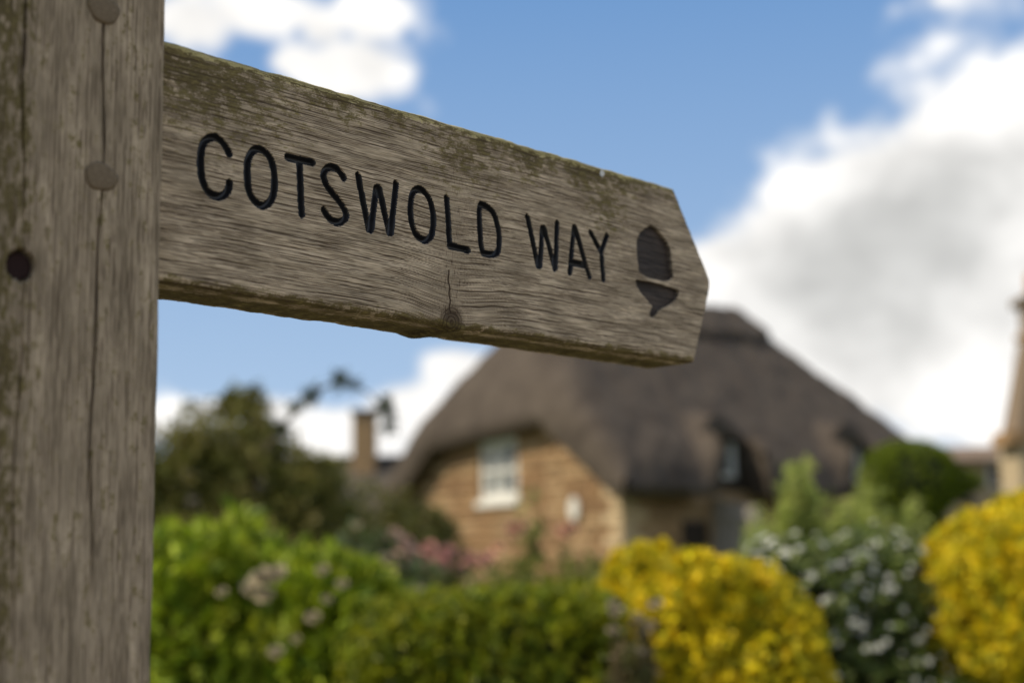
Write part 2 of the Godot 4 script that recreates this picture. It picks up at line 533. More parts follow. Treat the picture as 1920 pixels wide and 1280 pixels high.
func build_arm(root: Node3D) -> void:
	var nx := 880
	var ny := 236
	var wob := FastNoiseLite.new()
	wob.seed = 11
	wob.frequency = 1.0
	var us := PackedFloat32Array()
	var vs := PackedFloat32Array()
	var zs := PackedFloat32Array()
	var own := PackedInt32Array()
	var count := (nx + 1) * (ny + 1)
	us.resize(count)
	vs.resize(count)
	zs.resize(count)
	own.resize(count)
	own.fill(-1)
	for j in ny + 1:
		var b := float(j) / ny
		for i in nx + 1:
			var v := -0.179 * (1.0 - b)
			var u := -0.03 + float(i) / nx * (arm_end(v) + 0.03)
			# worn edges: the outline wanders a little, the knot stands proud at the bottom
			v += wob.get_noise_2d(u * 30.0, 3.0) * 0.0012 * b * b + wob.get_noise_2d(u * 28.0, 8.0) * 0.0010 * (1.0 - b) * (1.0 - b)
			v -= 0.0035 * exp(-pow((u - 0.288) / 0.013, 2.0)) * pow(1.0 - b, 6.0)
			var k := j * (nx + 1) + i
			us[k] = u
			vs[k] = v
			var edge := minf(minf(0.179 * (1.0 - b), 0.179 * b * 0.7), (arm_end(v) - u) * 0.85)
			var r := 0.0045
			var z := wob.get_noise_2d(u * 14.0, v * 60.0) * 0.0006
			if edge < r:
				z -= r - sqrt(maxf(r * r - (r - edge) * (r - edge), 0.0))
			zs[k] = z
	# routed letters and acorn
	var names := LETTERS.keys()
	for n in names.size():
		var nut: bool = names[n] in ["nut", "cup"]
		var lines := []
		var box := Rect2(Vector2(LETTERS[names[n]][0][0], LETTERS[names[n]][0][1]) / 1000.0, Vector2.ZERO)
		for s in LETTERS[names[n]]:
			var line := smooth_line(s)
			lines.append(line)
			for p in line:
				box = box.expand(p)
		box = box.grow(0.006)
		var hw := 0.0030
		var j0 := clampi(int((box.position.y + 0.179) / 0.179 * ny), 0, ny)
		var j1 := clampi(int((box.end.y + 0.179) / 0.179 * ny) + 1, 0, ny)
		for j in range(j0, j1 + 1):
			var span := arm_end(-0.179 * (1.0 - float(j) / ny)) + 0.03
			var i0 := clampi(int((box.position.x + 0.03) / span * nx), 0, nx)
			var i1 := clampi(int((box.end.x + 0.03) / span * nx) + 1, 0, nx)
			for i in range(i0, i1 + 1):
				var k := j * (nx + 1) + i
				var p := Vector2(us[k], vs[k])
				if nut:
					if Geometry2D.is_point_in_polygon(p, lines[0]):
						own[k] = n
						zs[k] -= 0.0042
					continue
				var best := 1.0
				for line: PackedVector2Array in lines:
					for q in line.size() - 1:
						var a := line[q]
						var ab := line[q + 1] - a
						var t := clampf((p - a).dot(ab) / maxf(ab.length_squared(), 1e-12), 0.0, 1.0)
						best = minf(best, (p - a - ab * t).length_squared())
				var d := sqrt(best)
				if d < hw:
					own[k] = n
					zs[k] -= 0.0052 * (1.0 - pow(d / hw, 3.0))
	var v3 := PackedVector3Array()
	var n3 := PackedVector3Array()
	var uv := PackedVector2Array()
	v3.resize(count)
	n3.resize(count)
	uv.resize(count)
	for k in count:
		v3[k] = Vector3(us[k], vs[k], zs[k])
		uv[k] = Vector2((us[k] + 0.03) / ARM_LONG, (0.003 - vs[k]) / ARM_TALL)
	for j in ny + 1:
		for i in nx + 1:
			var k := j * (nx + 1) + i
			var dx := v3[k + (1 if i < nx else 0)] - v3[k - (1 if i > 0 else 0)]
			var dy := v3[k + (nx + 1 if j < ny else 0)] - v3[k - (nx + 1 if j > 0 else 0)]
			n3[k] = dx.cross(dy).normalized()
	var lists := []
	for n in names.size() + 1:
		lists.append(PackedInt32Array())
	for j in ny:
		for i in nx:
			var a := j * (nx + 1) + i
			var b := a + nx + 1
			var o := own[a]
			if own[b + 1] > o:
				o = own[b + 1]
			var votes := int(own[a] == o) + int(own[b] == o) + int(own[b + 1] == o) + int(own[a + 1] == o)
			var to := names.size() if o < 0 or votes < 2 else o
			lists[to].append_array([a, b, b + 1, a, b + 1, a + 1])
	# the board itself: its face, the sides and the back
	var ix: PackedInt32Array = lists[names.size()]
	var rim := []
	for i in nx + 1:
		rim.append(i)
	for j in range(1, ny + 1):
		rim.append(j * (nx + 1) + nx)
	for i in range(nx - 1, -1, -1):
		rim.append(ny * (nx + 1) + i)
	var steps := 6
	var thick := 0.068
	var first := v3.size()
	for s in steps + 1:
		var back := float(s) / steps
		for q in rim.size():
			var p := v3[rim[q]]
			var dz := -back * thick
			var inward := Vector3(0, signf(-0.09 - p.y), 0) * (0.004 if back == 1.0 else 0.0)
			var jig := wob.get_noise_3d(p.x * 25.0, p.y * 60.0, dz * 120.0) * 0.0007 * minf(1.0, back * 4.0)
			v3.append(Vector3(p.x, p.y + jig, lerpf(p.z, -thick, back)) + inward)
			n3.append(Vector3.ZERO)
			uv.append(Vector2(uv[rim[q]].x, uv[rim[q]].y + 0.03 * sin(back * 9.0) * (-1.0 if p.y < -0.09 else 0.0)))
	var side := PackedInt32Array()
	for s in steps:
		for q in rim.size() - 1:
			var a := first + s * rim.size() + q
			var b := a + rim.size()
			side.append_array([a, a + 1, b + 1, a, b + 1, b])
	for k in range(0, side.size(), 3):
		var fn := (v3[side[k + 2]] - v3[side[k]]).cross(v3[side[k + 1]] - v3[side[k]])
		for e in 3:
			n3[side[k + e]] += fn
	for k in range(first, v3.size()):
		n3[k] = n3[k].normalized()
	ix.append_array(side)
	# back: a fan over the last rim
	var hub := v3.size()
	v3.append(Vector3(0.3, -0.09, -thick))
	n3.append(Vector3(0, 0, -1))
	uv.append(Vector2(0.5, 0.5))
	var last := v3.size()
	for q in rim.size():
		v3.append(v3[first + steps * rim.size() + q])
		n3.append(Vector3(0, 0, -1))
		uv.append(uv[rim[q]])
	for q in rim.size() - 1:
		ix.append_array([hub, last + q, last + q + 1])
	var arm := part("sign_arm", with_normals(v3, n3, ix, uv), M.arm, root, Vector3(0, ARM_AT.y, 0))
	# each letter and the two halves of the acorn: the painted floor and walls of its groove
	for n in names.size():
		var list: PackedInt32Array = lists[n]
		var to := {}
		var lv := PackedVector3Array()
		var ln := PackedVector3Array()
		var lu := PackedVector2Array()
		var li := PackedInt32Array()
		for k in list:
			if not to.has(k):
				to[k] = lv.size()
				lv.append(v3[k])
				ln.append(n3[k])
				lu.append(uv[k])
			li.append(to[k])
		var nut: bool = names[n] in ["nut", "cup"]
		var o := part({"nut": "acorn_nut", "cup": "acorn_cup"}.get(names[n], "letter"), with_normals(lv, ln, li, lu), M.acorn if nut else M.letter, arm)
		o.set_meta("label", "dark carved acorn nut" if names[n] == "nut" else "dark carved acorn cup with stalk" if nut else "black carved letter " + names[n].left(1))

func post_crack(y: float) -> float:
	return -0.0645 + 0.0012 * sin(y * 21.0) + 0.0009 * sin(y * 47.0 + 1.0)

func post_shake(y: float) -> float:
	return -0.1165 - 0.0065 * smoothstep(1.84, 1.93, y) + 0.0012 * sin(y * 33.0)

func build_post(root: Node3D) -> void:
	var left := -0.1455
	var right := -0.0155
	var front := 0.026
	var back := -0.084
	var cols := []
	var u := left
	while u < right - 0.0001:
		cols.append(u)
		var near := minf(absf(u + 0.0645), absf(u + 0.117) * 0.7)
		u += 0.00045 if near < 0.004 else (0.0008 if absf(u + 0.1186) < 0.012 or u > right - 0.007 else 0.0016)
	cols.append(right)
	var ys := []
	var y := 0.0
	while y < 2.42:
		ys.append(y)
		y += 0.0022 if y > 1.42 and y < 2.08 else 0.03
	ys.append(2.42)
	var wob := FastNoiseLite.new()
	wob.seed = 5
	wob.frequency = 1.0
	var v := PackedVector3Array()
	var uv := PackedVector2Array()
	var ring := cols.size() + 3 * 8
	for yy: float in ys:
		var c1 := post_crack(yy)
		var c2 := post_shake(yy)
		var open1 := smoothstep(1.55, 1.72, yy) * (0.75 + 0.25 * sin(yy * 30.0))
		var open2 := smoothstep(1.5, 1.8, yy) * (0.5 + 0.3 * sin(yy * 19.0 + 2.0))
		for q: float in cols:
			var x := q + (c1 + 0.0645) * exp(-pow((q + 0.0645) / 0.010, 2.0)) + (c2 + 0.117) * exp(-pow((q + 0.117) / 0.012, 2.0))
			var z := front + wob.get_noise_2d(x * 90.0, yy * 5.0) * 0.0009
			var e := minf(x - left, right - x)
			if e < 0.006:
				z -= 0.006 - sqrt(maxf(0.000036 - (0.006 - e) * (0.006 - e), 0.0))
			z -= 0.011 * open1 * smoothstep(0.0011, 0.0003, absf(x - c1))
			z -= 0.006 * open2 * smoothstep(0.0012, 0.0003, absf(x - c2))
			var hole := Vector2(x + 0.1186, yy - (ARM_AT.y - 0.1884)).length()
			z -= 0.05 * smoothstep(0.0094, 0.0086, hole)
			v.append(Vector3(x + wob.get_noise_2d(3.0, yy * 9.0) * 0.0010 * (1.0 if right - x < 0.004 else 0.0), yy, z))
			uv.append(Vector2((x - left) / 0.40, (yy - 1.36) / 0.8))
		for s in 8:      # right side
			var k := s / 7.0
			v.append(Vector3(right, yy, lerpf(front - 0.007, back + 0.004, k)))
			uv.append(Vector2((0.13 + 0.11 * k) / 0.40, (yy - 1.36) / 0.8))
		for s in 8:      # back
			var k := s / 7.0
			v.append(Vector3(lerpf(right - 0.004, left + 0.004, k), yy, back))
			uv.append(Vector2((0.24 + 0.13 * k) / 0.40, (yy - 1.36) / 0.8))
		for s in 8:      # left side
			var k := s / 7.0
			v.append(Vector3(left, yy, lerpf(back + 0.004, front - 0.007, k)))
			uv.append(Vector2((0.37 + 0.03 * k) / 0.40, (yy - 1.36) / 0.8))
	var ix := PackedInt32Array()
	for j in ys.size() - 1:
		for i in ring:
			var a := j * ring + i
			var b := j * ring + (i + 1) % ring
			ix.append_array([a, a + ring, b + ring, a, b + ring, b])
	# a weathered four-sided top
	var tip := v.size()
	v.append(Vector3((left + right) / 2.0, 2.46, (front + back) / 2.0))
	uv.append(Vector2(0.2, 3.1))
	for i in ring:
		var a := (ys.size() - 1) * ring + i
		ix.append_array([a, tip, (ys.size() - 1) * ring + (i + 1) % ring])
	var post := part("post", commit(v, ix, uv), M.post, root)
	# two oak pegs that pin the arm's tenon, and the rusty bolt in its hole
	for p in [Vector2(-0.0662, -0.0031), Vector2(-0.0645, -0.1202)]:
		var pv := PackedVector3Array()
		var pix := PackedInt32Array()
		for s in 4:
			for k in 28:
				var t := TAU * k / 28
				var rr: float = [0.0, 0.80, 1.0, 1.0][s] * (1.0 + 0.05 * sin(t * 3.0 + p.y * 90.0) + 0.03 * sin(t * 5.0))
				pv.append(Vector3(cos(t) * 0.0122 * rr, sin(t) * 0.0098 * rr, [0.0016, 0.0016, 0.0006, -0.02][s]))
		for s in 3:
			for k in 28:
				var a := s * 28 + k
				var b := s * 28 + (k + 1) % 28
				pix.append_array([a, b, b + 28, a, b + 28, a + 28])
		part("peg", commit(pv, pix), M.peg, post, Vector3(p.x, ARM_AT.y + p.y, front))
	var bolt := CylinderMesh.new()
	bolt.top_radius = 0.0086
	bolt.bottom_radius = 0.0086
	bolt.height = 0.006
	bolt.radial_segments = 20
	var bo := part("bolt_head", bolt, M.rust, post, Vector3(-0.1186, ARM_AT.y - 0.1884, front - 0.0065))
	bo.rotation.x = PI / 2.0

func build_fingerpost() -> void:
	var root := thing("fingerpost", "weathered oak fingerpost with one pointed arm carved COTSWOLD WAY and an acorn", "signpost")
	root.transform = Transform3D(Basis(ARM_X, Vector3.UP, ARM_Z), Vector3(ARM_AT.x, 0, ARM_AT.z))
	build_post(root)
	build_arm(root)

# ---------------------------------------------------------------- the cottage (its own axes: x along the front, z out of the front, the gable is the plane x = 0)
const DORMERS := [1.72, 4.2]
const RIDGE_S := 2.63

func soft_min(a: float, b: float, k: float) -> float:
	var h := clampf(0.5 + 0.5 * (b - a) / k, 0.0, 1.0)
	return lerpf(b, a, h) - k * h * (1.0 - h)

func thatch_top(t: float, s: float) -> float:
	var a := 2.86 + 0.93 * (s + 0.45)
	var b := 2.86 + 0.93 * (5.7 - s)
	var h := soft_min(a, b, 0.35)
	h = soft_min(h, 3.92 + 1.62 * (t + 0.28), 0.5)
	h = soft_min(h, 2.86 + 1.75 * (6.4 - t), 0.4)
	for d in DORMERS:
		var x: float = (t - d) / 0.54
		if absf(x) < 1.5 and s < 2.0:
			var hood := 3.62 - 0.5 * x * x + 0.10 * s
			h = -soft_min(-h, -hood, 0.18)
	# the rounded lip of the eaves
	var e := minf(minf(t + 0.28, 6.4 - t), minf(s + 0.45, 5.7 - s))
	h -= 0.16 * exp(-e / 0.09)
	return h + thatch_noise.get_noise_2d(t * 2.0, s * 2.0) * 0.05 + thatch_noise.get_noise_2d(t * 22.0, s * 5.0) * 0.018

func thatch_under(t: float, s: float) -> float:
	var h := minf(minf(2.52 + 0.68 * maxf(s + 0.15, 0.0), 2.52 + 0.68 * maxf(5.4 - s, 0.0)), 3.54 - 0.05 * maxf(s - 1.4, 0.0))
	for d in DORMERS:
		if absf(t - d) < 0.43 and s < 0.45:
			h = maxf(h, 3.28)
	return minf(h, thatch_top(t, s) - 0.18)

var thatch_noise := FastNoiseLite.new()

# a skin between an upper and a lower surface over a grid, closed at its edges
func thick_sheet(t0: float, t1: float, s0: float, s1: float, step: float, top: Callable, under: Callable, keep: Callable) -> ArrayMesh:
	var nt := int(round((t1 - t0) / step))
	var ns := int(round((s1 - s0) / step))
	var v := PackedVector3Array()
	for j in ns + 1:
		for i in nt + 1:
			var t := lerpf(t0, t1, float(i) / nt)
			var s := lerpf(s0, s1, float(j) / ns)
			v.append(Vector3(t, top.call(t, s), -s))
	var half := v.size()
	for k in half:
		v.append(Vector3(v[k].x, under.call(v[k].x, -v[k].z), v[k].z))
	var has := []
	for j in ns:
		for i in nt:
			has.append(keep.call(lerpf(t0, t1, (i + 0.5) / nt), lerpf(s0, s1, (j + 0.5) / ns)))
	var ix := PackedInt32Array()
	var walls := []
	for j in ns:
		for i in nt:
			if not has[j * nt + i]:
				continue
			var a := j * (nt + 1) + i
			var b := a + nt + 1
			ix.append_array([a, b, b + 1, a, b + 1, a + 1])
			ix.append_array([half + a, half + b + 1, half + b, half + a, half + a + 1, half + b + 1])
			if j == 0 or not has[(j - 1) * nt + i]:
				walls.append([a, a + 1])
			if j == ns - 1 or not has[(j + 1) * nt + i]:
				walls.append([b + 1, b])
			if i == 0 or not has[j * nt + i - 1]:
				walls.append([b, a])
			if i == nt - 1 or not has[j * nt + i + 1]:
				walls.append([a + 1, b + 1])
	for w in walls:      # cut edges, a slightly bulging strip in three lifts
		var low: Vector3 = v[half + w[0]]
		var f := v.size()
		var dir: Vector3 = v[w[1]] - v[w[0]]
		var out := Vector3(-dir.z, 0, dir.x).normalized()
		for k in 4:
			var q := k / 3.0
			var bulge := out * 0.05 * sin(q * PI)
			v.append(v[w[0]].lerp(low, q) + bulge)
			v.append(v[w[1]].lerp(v[half + w[1]], q) + bulge)
		for k in 3:
			var g := f + k * 2
			ix.append_array([g, g + 1, g + 3, g, g + 3, g + 2])
	return commit(v, ix)

func stones(parent: Node, flat: Callable, x0: float, x1: float, y0: float, top: Callable, hole: Rect2, seed_: int, turn: float, corner: bool) -> void:
	var r := RandomNumberGenerator.new()
	r.seed = seed_
	var y := y0
	var row := 0
	while y < 3.7:
		var tall := r.randf_range(0.12, 0.19)
		var x := x0
		var first := true
		while x < x1 - 0.08:
			var wide := r.randf_range(0.20, 0.46)
			var big := false
			if first and corner:
				wide = 0.42 if row % 2 == 0 else 0.24
				big = true
			wide = minf(wide, x1 - x)
			if hole.size.x > 0 and y + tall > hole.position.y and y < hole.end.y:
				if x < hole.position.x and x + wide > hole.position.x:
					wide = hole.position.x - x
				elif x >= hole.position.x - 0.01 and x < hole.end.x:
					x = hole.end.x
					continue
			first = false
			if wide > 0.07 and y + tall * 0.5 < float(top.call(x + wide / 2.0)):
				var o := part("stone", M.stone_shapes[r.randi() % 4], M.quoin if big else M.stones[r.randi() % 5], parent)
				o.position = flat.call(x + wide / 2.0, y + tall / 2.0, r.randf_range(-0.008, 0.012))
				o.rotation.y = turn
				o.scale = Vector3((wide - 0.012) / 0.3, (tall - 0.012) / 0.15, 1.0)
			x += wide
		y += tall
		row += 1

func build_cottage() -> void:
	var root := thing("thatched_cottage", "honey stone cottage with thick grey brown thatched roof", "cottage", COTTAGE_AT)
	root.transform = Transform3D(Basis(COTTAGE_X, Vector3.UP, COTTAGE_Z), COTTAGE_AT)
	thatch_noise.seed = 8
	thatch_noise.frequency = 1.0
	# roof and its ridge cap
	var open := func(t: float, s: float) -> bool:
		for d in DORMERS:
			if absf(t - d) < 0.38 and s < -0.02:
				return false
		return true
	var roof := part("thatched_roof", thick_sheet(-0.28, 6.4, -0.45, 5.7, 0.06, thatch_top, thatch_under, open), M.thatch, root)
	var cap_top := func(t: float, s: float) -> float: return thatch_top(t, s) + 0.13
	var cap_under := func(t: float, s: float) -> float: return thatch_top(t, s) - 0.06
	var cap_in := func(t: float, s: float) -> bool: return absf(s - RIDGE_S) < 0.60 + 0.10 * absf(sin(t * 4.0))
	part("ridge_cap", thick_sheet(0.72, 4.80, RIDGE_S - 0.75, RIDGE_S + 0.75, 0.05, cap_top, cap_under, cap_in), M.thatch, roof)
	# walls: a rubble core with an opening for the window, faced with stones
	var gable := part("gable_wall", slab(Vector3(0.02, 0, -2.26), Vector3(0.42, 3.6, -1.35), 0.01), M.mortar, root)
	part("wall_core", slab(Vector3(0.02, 0, -1.35), Vector3(0.42, 3.25, -0.55), 0.01), M.mortar, gable)
	part("wall_core", slab(Vector3(0.02, 0, -0.55), Vector3(0.42, 2.72, -0.02), 0.01), M.mortar, gable)
	part("wall_core", slab(Vector3(0.02, 0, -3.95), Vector3(0.42, 3.5, -3.2), 0.01), M.mortar, gable)
	part("wall_core", slab(Vector3(0.02, 0, -5.2), Vector3(0.42, 2.75, -3.95), 0.01), M.mortar, gable)
	part("wall_core", slab(Vector3(0.02, 0, -3.2), Vector3(0.42, 2.55, -2.26), 0.01), M.mortar, gable)
	part("wall_core", slab(Vector3(0.02, 3.46, -3.2), Vector3(0.42, 3.62, -2.26), 0.01), M.mortar, gable)
	var limit := func(s: float) -> float: return thatch_under(-0.1, s) + 0.05
	stones(gable, func(s: float, h: float, k: float) -> Vector3: return Vector3(0.02 + k, h, -s), -0.02, 5.15, 1.55, limit, Rect2(2.26, 2.49, 0.94, 1.1), 21, -PI / 2.0, true)
	var face := part("front_wall", slab(Vector3(0.42, 0, -0.42), Vector3(6.1, 2.6, -0.02), 0.01), M.mortar, root)
	stones(face, func(t: float, h: float, k: float) -> Vector3: return Vector3(t, h, -0.02 + k), 0.03, 3.2, 1.55, func(_t: float) -> float: return 2.55, Rect2(1.0, 0, 0.48, 2.22), 33, 0.0, true)
	part("back_wall", slab(Vector3(0.42, 0, -5.2), Vector3(6.1, 2.6, -4.8), 0.01), M.mortar, root)
	part("end_wall", slab(Vector3(5.7, 0, -4.8), Vector3(6.1, 2.6, -0.42), 0.01), M.mortar, root)
	part("door", slab(Vector3(1.02, 0, -0.03), Vector3(1.46, 2.2, 0.0), 0.008), M.dark_wood, root)
	# the sash window under the half hip
	var win := part("window", slab(Vector3(0.035, 2.60, -3.20), Vector3(0.10, 3.46, -3.12), 0.008), M.white, root)
	part("frame", slab(Vector3(0.035, 2.60, -2.34), Vector3(0.10, 3.46, -2.26), 0.008), M.white, win)
	part("frame", slab(Vector3(0.035, 3.36, -3.12), Vector3(0.10, 3.46, -2.34), 0.008), M.white, win)
	part("frame", slab(Vector3(0.035, 2.60, -3.12), Vector3(0.10, 2.69, -2.34), 0.008), M.white, win)
	part("meeting_rail", slab(Vector3(0.04, 2.985, -3.12), Vector3(0.095, 3.035, -2.34), 0.006), M.white, win)
	part("sill", slab(Vector3(-0.06, 2.50, -3.24), Vector3(0.10, 2.598, -2.22), 0.01), M.white, win)
	for k in [1, 2]:
		var s: float = -3.12 + 0.26 * k
		part("glazing_bar", slab(Vector3(0.05, 2.69, s - 0.014), Vector3(0.085, 2.984, s + 0.014), 0.004), M.white, win)
		part("glazing_bar", slab(Vector3(0.05, 3.036, s - 0.014), Vector3(0.085, 3.36, s + 0.014), 0.004), M.white, win)
	for k in 3:
		for h in [[2.69, 2.985], [3.035, 3.36]]:
			var q := QuadMesh.new()
			q.size = Vector2(0.235, h[1] - h[0])
			var o := part("pane", q, M.glass, win, Vector3(0.068, (h[0] + h[1]) / 2.0, -3.12 + 0.26 * (k + 0.5)))
			o.rotation.y = -PI / 2.0
	# two dormer windows tucked under eyebrows of thatch
	for d: float in DORMERS:
		var dw := part("dormer", slab(Vector3(d - 0.42, 2.5, -0.16), Vector3(d + 0.42, 2.78, -0.04), 0.01), M.dark_wood, root)
		part("window_frame", slab(Vector3(d - 0.34, 2.78, -0.12), Vector3(d - 0.27, 3.26, -0.05), 0.006), M.white, dw)
		part("window_frame", slab(Vector3(d + 0.27, 2.78, -0.12), Vector3(d + 0.34, 3.26, -0.05), 0.006), M.white, dw)
		part("window_frame", slab(Vector3(d - 0.27, 2.78, -0.12), Vector3(d + 0.27, 2.84, -0.05), 0.006), M.white, dw)
		part("window_frame", slab(Vector3(d - 0.02, 2.84, -0.11), Vector3(d + 0.02, 3.26, -0.06), 0.006), M.white, dw)
		for k in [-1, 1]:
			var q := QuadMesh.new()
			q.size = Vector2(0.25, 0.42)
			part("pane", q, M.glass, dw, Vector3(d + 0.145 * k, 3.05, -0.085))
	# a boarded porch screen beside the door, silvered
	var porch := part("porch", slab(Vector3(1.50, 0, 0.74), Vector3(1.60, 2.36, 0.83), 0.01), M.grey_wood, root)
	for k in 6:
		part("board", slab(Vector3(1.53, 0.05, 0.02 + k * 0.12), Vector3(1.56, 2.50 - 0.026 * k, 0.128 + k * 0.12), 0.004), M.grey_wood, porch)
	part("top_rail", slab(Vector3(1.50, 2.20, 0.02), Vector3(1.528, 2.30, 0.738), 0.006), M.grey_wood, porch)
	# things on and in the cottage
	var plaque := CylinderMesh.new()
	plaque.top_radius = 0.095
	plaque.bottom_radius = 0.10
	plaque.height = 0.03
	plaque.radial_segments = 40
	var pl := part("wall_plaque", plaque, M.white, self, COTTAGE_AT + COTTAGE_X * -0.045 + Vector3.UP * 2.39 - COTTAGE_Z * 0.92)
	pl.basis = Basis(COTTAGE_Z, -COTTAGE_X, Vector3(0, -1, 0)) * Basis.from_scale(Vector3(1.0, 1.0, 1.5))
	tag(pl, "small white oval plaque fixed to the stone gable wall of the thatched cottage", "plaque")
	var cur := PackedVector3Array()
	var cix := PackedInt32Array()
	for i in 25:
		for y in [2.66, 3.42]:
			var z := -3.14 + 0.30 * i / 24.0
			cur.append(Vector3(0.17 + 0.02 * sin(i * 1.3), y, z))
			cur.append(Vector3(0.173 + 0.02 * sin(i * 1.3), y, z))
	for i in 24:
		var a := i * 4
		cix.append_array([a, a + 2, a + 6, a, a + 6, a + 4, a + 1, a + 7, a + 3, a + 1, a + 5, a + 7])
	var cu := part("curtain", commit(cur, cix), M.linen, self)
	cu.transform = root.transform
	tag(cu, "pale curtain drawn to one side behind the cottage window", "curtain")

# ---------------------------------------------------------------- the neighbours' houses
func prism(x0: float, x1: float, y0: float, y1: float, z0: float, z1: float) -> ArrayMesh:
	var m := (z0 + z1) / 2.0
	var v := PackedVector3Array([Vector3(x0, y0, z0), Vector3(x0, y0, z1), Vector3(x0, y1, m), Vector3(x1, y0, z0), Vector3(x1, y0, z1), Vector3(x1, y1, m)])
	var ix := PackedInt32Array([0, 2, 1, 3, 4, 5, 1, 2, 5, 1, 5, 4, 0, 3, 5, 0, 5, 2, 0, 1, 4, 0, 4, 3])
	return commit(v, ix, PackedVector2Array(), false)

func frustum(c: Vector3, w0: Vector2, w1: Vector2, h: float, lean := Vector2.ZERO) -> ArrayMesh:
	var v := PackedVector3Array()
	for k in 2:
		var w := w0 if k == 0 else w1
		var o := Vector3(lean.x, h, lean.y) * k
		for q in [[-1, -1], [1, -1], [1, 1], [-1, 1]]:
			v.append(c + o + Vector3(q[0] * w.x, 0, q[1] * w.y))
	var ix := PackedInt32Array([4, 5, 6, 4, 6, 7, 0, 2, 1, 0, 3, 2])
	for k in 4:
		var n := (k + 1) % 4
		ix.append_array([k, n, n + 4, k, n + 4, k + 4])
	return commit(v, ix, PackedVector2Array(), false)

func build_neighbours() -> void:
	var a := thing("slate_house", "low house with dark roof and one stone chimney behind the olive tree", "house", Vector3(-4.6, 0, -28.6))
	part("wall", slab(Vector3(-4.2, 0, -2.0), Vector3(3.6, 2.4, 2.0), 0.02), M.cream, a)
	var ar := part("roof", prism(-4.4, 3.8, 2.402, 3.86, -2.3, 2.3), M.slate, a)
	var ach := part("chimney", slab(Vector3(1.40, 3.2, -0.10), Vector3(1.84, 4.72, 0.5), 0.015), M.stones[3], ar)
	part("chimney_cap", slab(Vector3(1.36, 4.72, -0.14), Vector3(1.88, 4.82, 0.54), 0.015), M.slate, ach)
	part("ridge_tiles", tube([Vector3(-4.4, 3.87, 0), Vector3(0, 3.88, 0), Vector3(3.8, 3.87, 0)], 0.07, 0.07), M.slate, ar)
	var b := thing("gabled_house", "pale stone house with tall tapering chimney beyond the golden hedge", "house", Vector3(9.25, 0, -26.6))
	part("wall", slab(Vector3(-0.02, 0, -0.5), Vector3(6.0, 3.86, 0.6), 0.02), M.cream, b)
	part("kneeler", slab(Vector3(-0.24, 3.70, -0.2), Vector3(0.12, 3.98, 0.72), 0.02), M.stones[0], b)
	part("rear_wall", slab(Vector3(2.4, 0, -4.4), Vector3(6.0, 3.86, -0.502), 0.02), M.cream, b)
	part("roof", prism(2.3, 6.2, 3.862, 6.2, -4.6, 0.4), M.slate, b)
	var ch := part("chimney_stack", frustum(Vector3(0.62, 3.87, 0.22), Vector2(0.66, 0.5), Vector2(0.42, 0.36), 1.85, Vector2(0.18, 0)), M.shaded_stone, b)
	part("collar", slab(Vector3(0.34, 5.72, -0.2), Vector3(1.26, 5.86, 0.62), 0.02), M.stones[4], ch)
	part("shaft", slab(Vector3(0.42, 5.86, -0.12), Vector3(1.18, 6.36, 0.54), 0.02), M.shaded_stone, ch)
	part("cap", slab(Vector3(0.30, 6.36, -0.22), Vector3(1.30, 6.52, 0.66), 0.03), M.shaded_stone, ch)
	for k in 2:
		part("chimney_pot", tube([Vector3(0.60 + 0.42 * k, 6.52, 0.22), Vector3(0.60 + 0.42 * k, 6.74, 0.22), Vector3(0.60 + 0.42 * k, 6.98, 0.22)], 0.14, 0.11, 12), M.terracotta, ch)
	var c := thing("distant_house", "far low house with one small dark window between topiary and chimney house", "house", Vector3(11.0, 0, -36.0))
	part("wall", slab(Vector3(-3.0, 0, -2.0), Vector3(2.2, 4.0, 2.0), 0.02), M.cream, c)
	part("roof", prism(-3.2, 2.4, 4.002, 4.5, -2.3, 2.3), M.tile, c)
	var w := part("window", slab(Vector3(0.28, 3.36, 2.002), Vector3(0.74, 3.92, 2.05), 0.01), M.white, c)
	part("pane", slab(Vector3(0.34, 3.42, 2.03), Vector3(0.68, 3.86, 2.056), 0.004), M.dark_glass, w)

# ---------------------------------------------------------------- the garden
func shape(x: float, y: float, z: float, rx: float, ry: float, rz: float, p := 2.0, w := 1.0) -> Dictionary:
	return {"c": Vector3(x, y, z), "r": Vector3(rx, ry, rz), "p": p, "w": w}

func about(shapes: Array, by: Vector3) -> Array:
	var out := []
	for s in shapes:
		var d: Dictionary = s.duplicate()
		d.c = s.c - by
		out.append(d)
	return out

# small upright tufts along the top of a shrub
func shoots(n: int, x: float, y: float, rx: float, rz: float, tall: float, seed_: int) -> Array:
	var r := RandomNumberGenerator.new()
	r.seed = seed_
	var out := []
	for k in n:
		var a := r.randf_range(-1, 1)
		var b := r.randf_range(-1, 1)
		var h := tall * r.randf_range(0.4, 1.3)
		out.append(shape(x + a * rx, y - 0.16 * a * a - 0.08 * b * b + h * 0.2, b * rz, 0.035, h, 0.035, 2.0, 1.6))
	return out

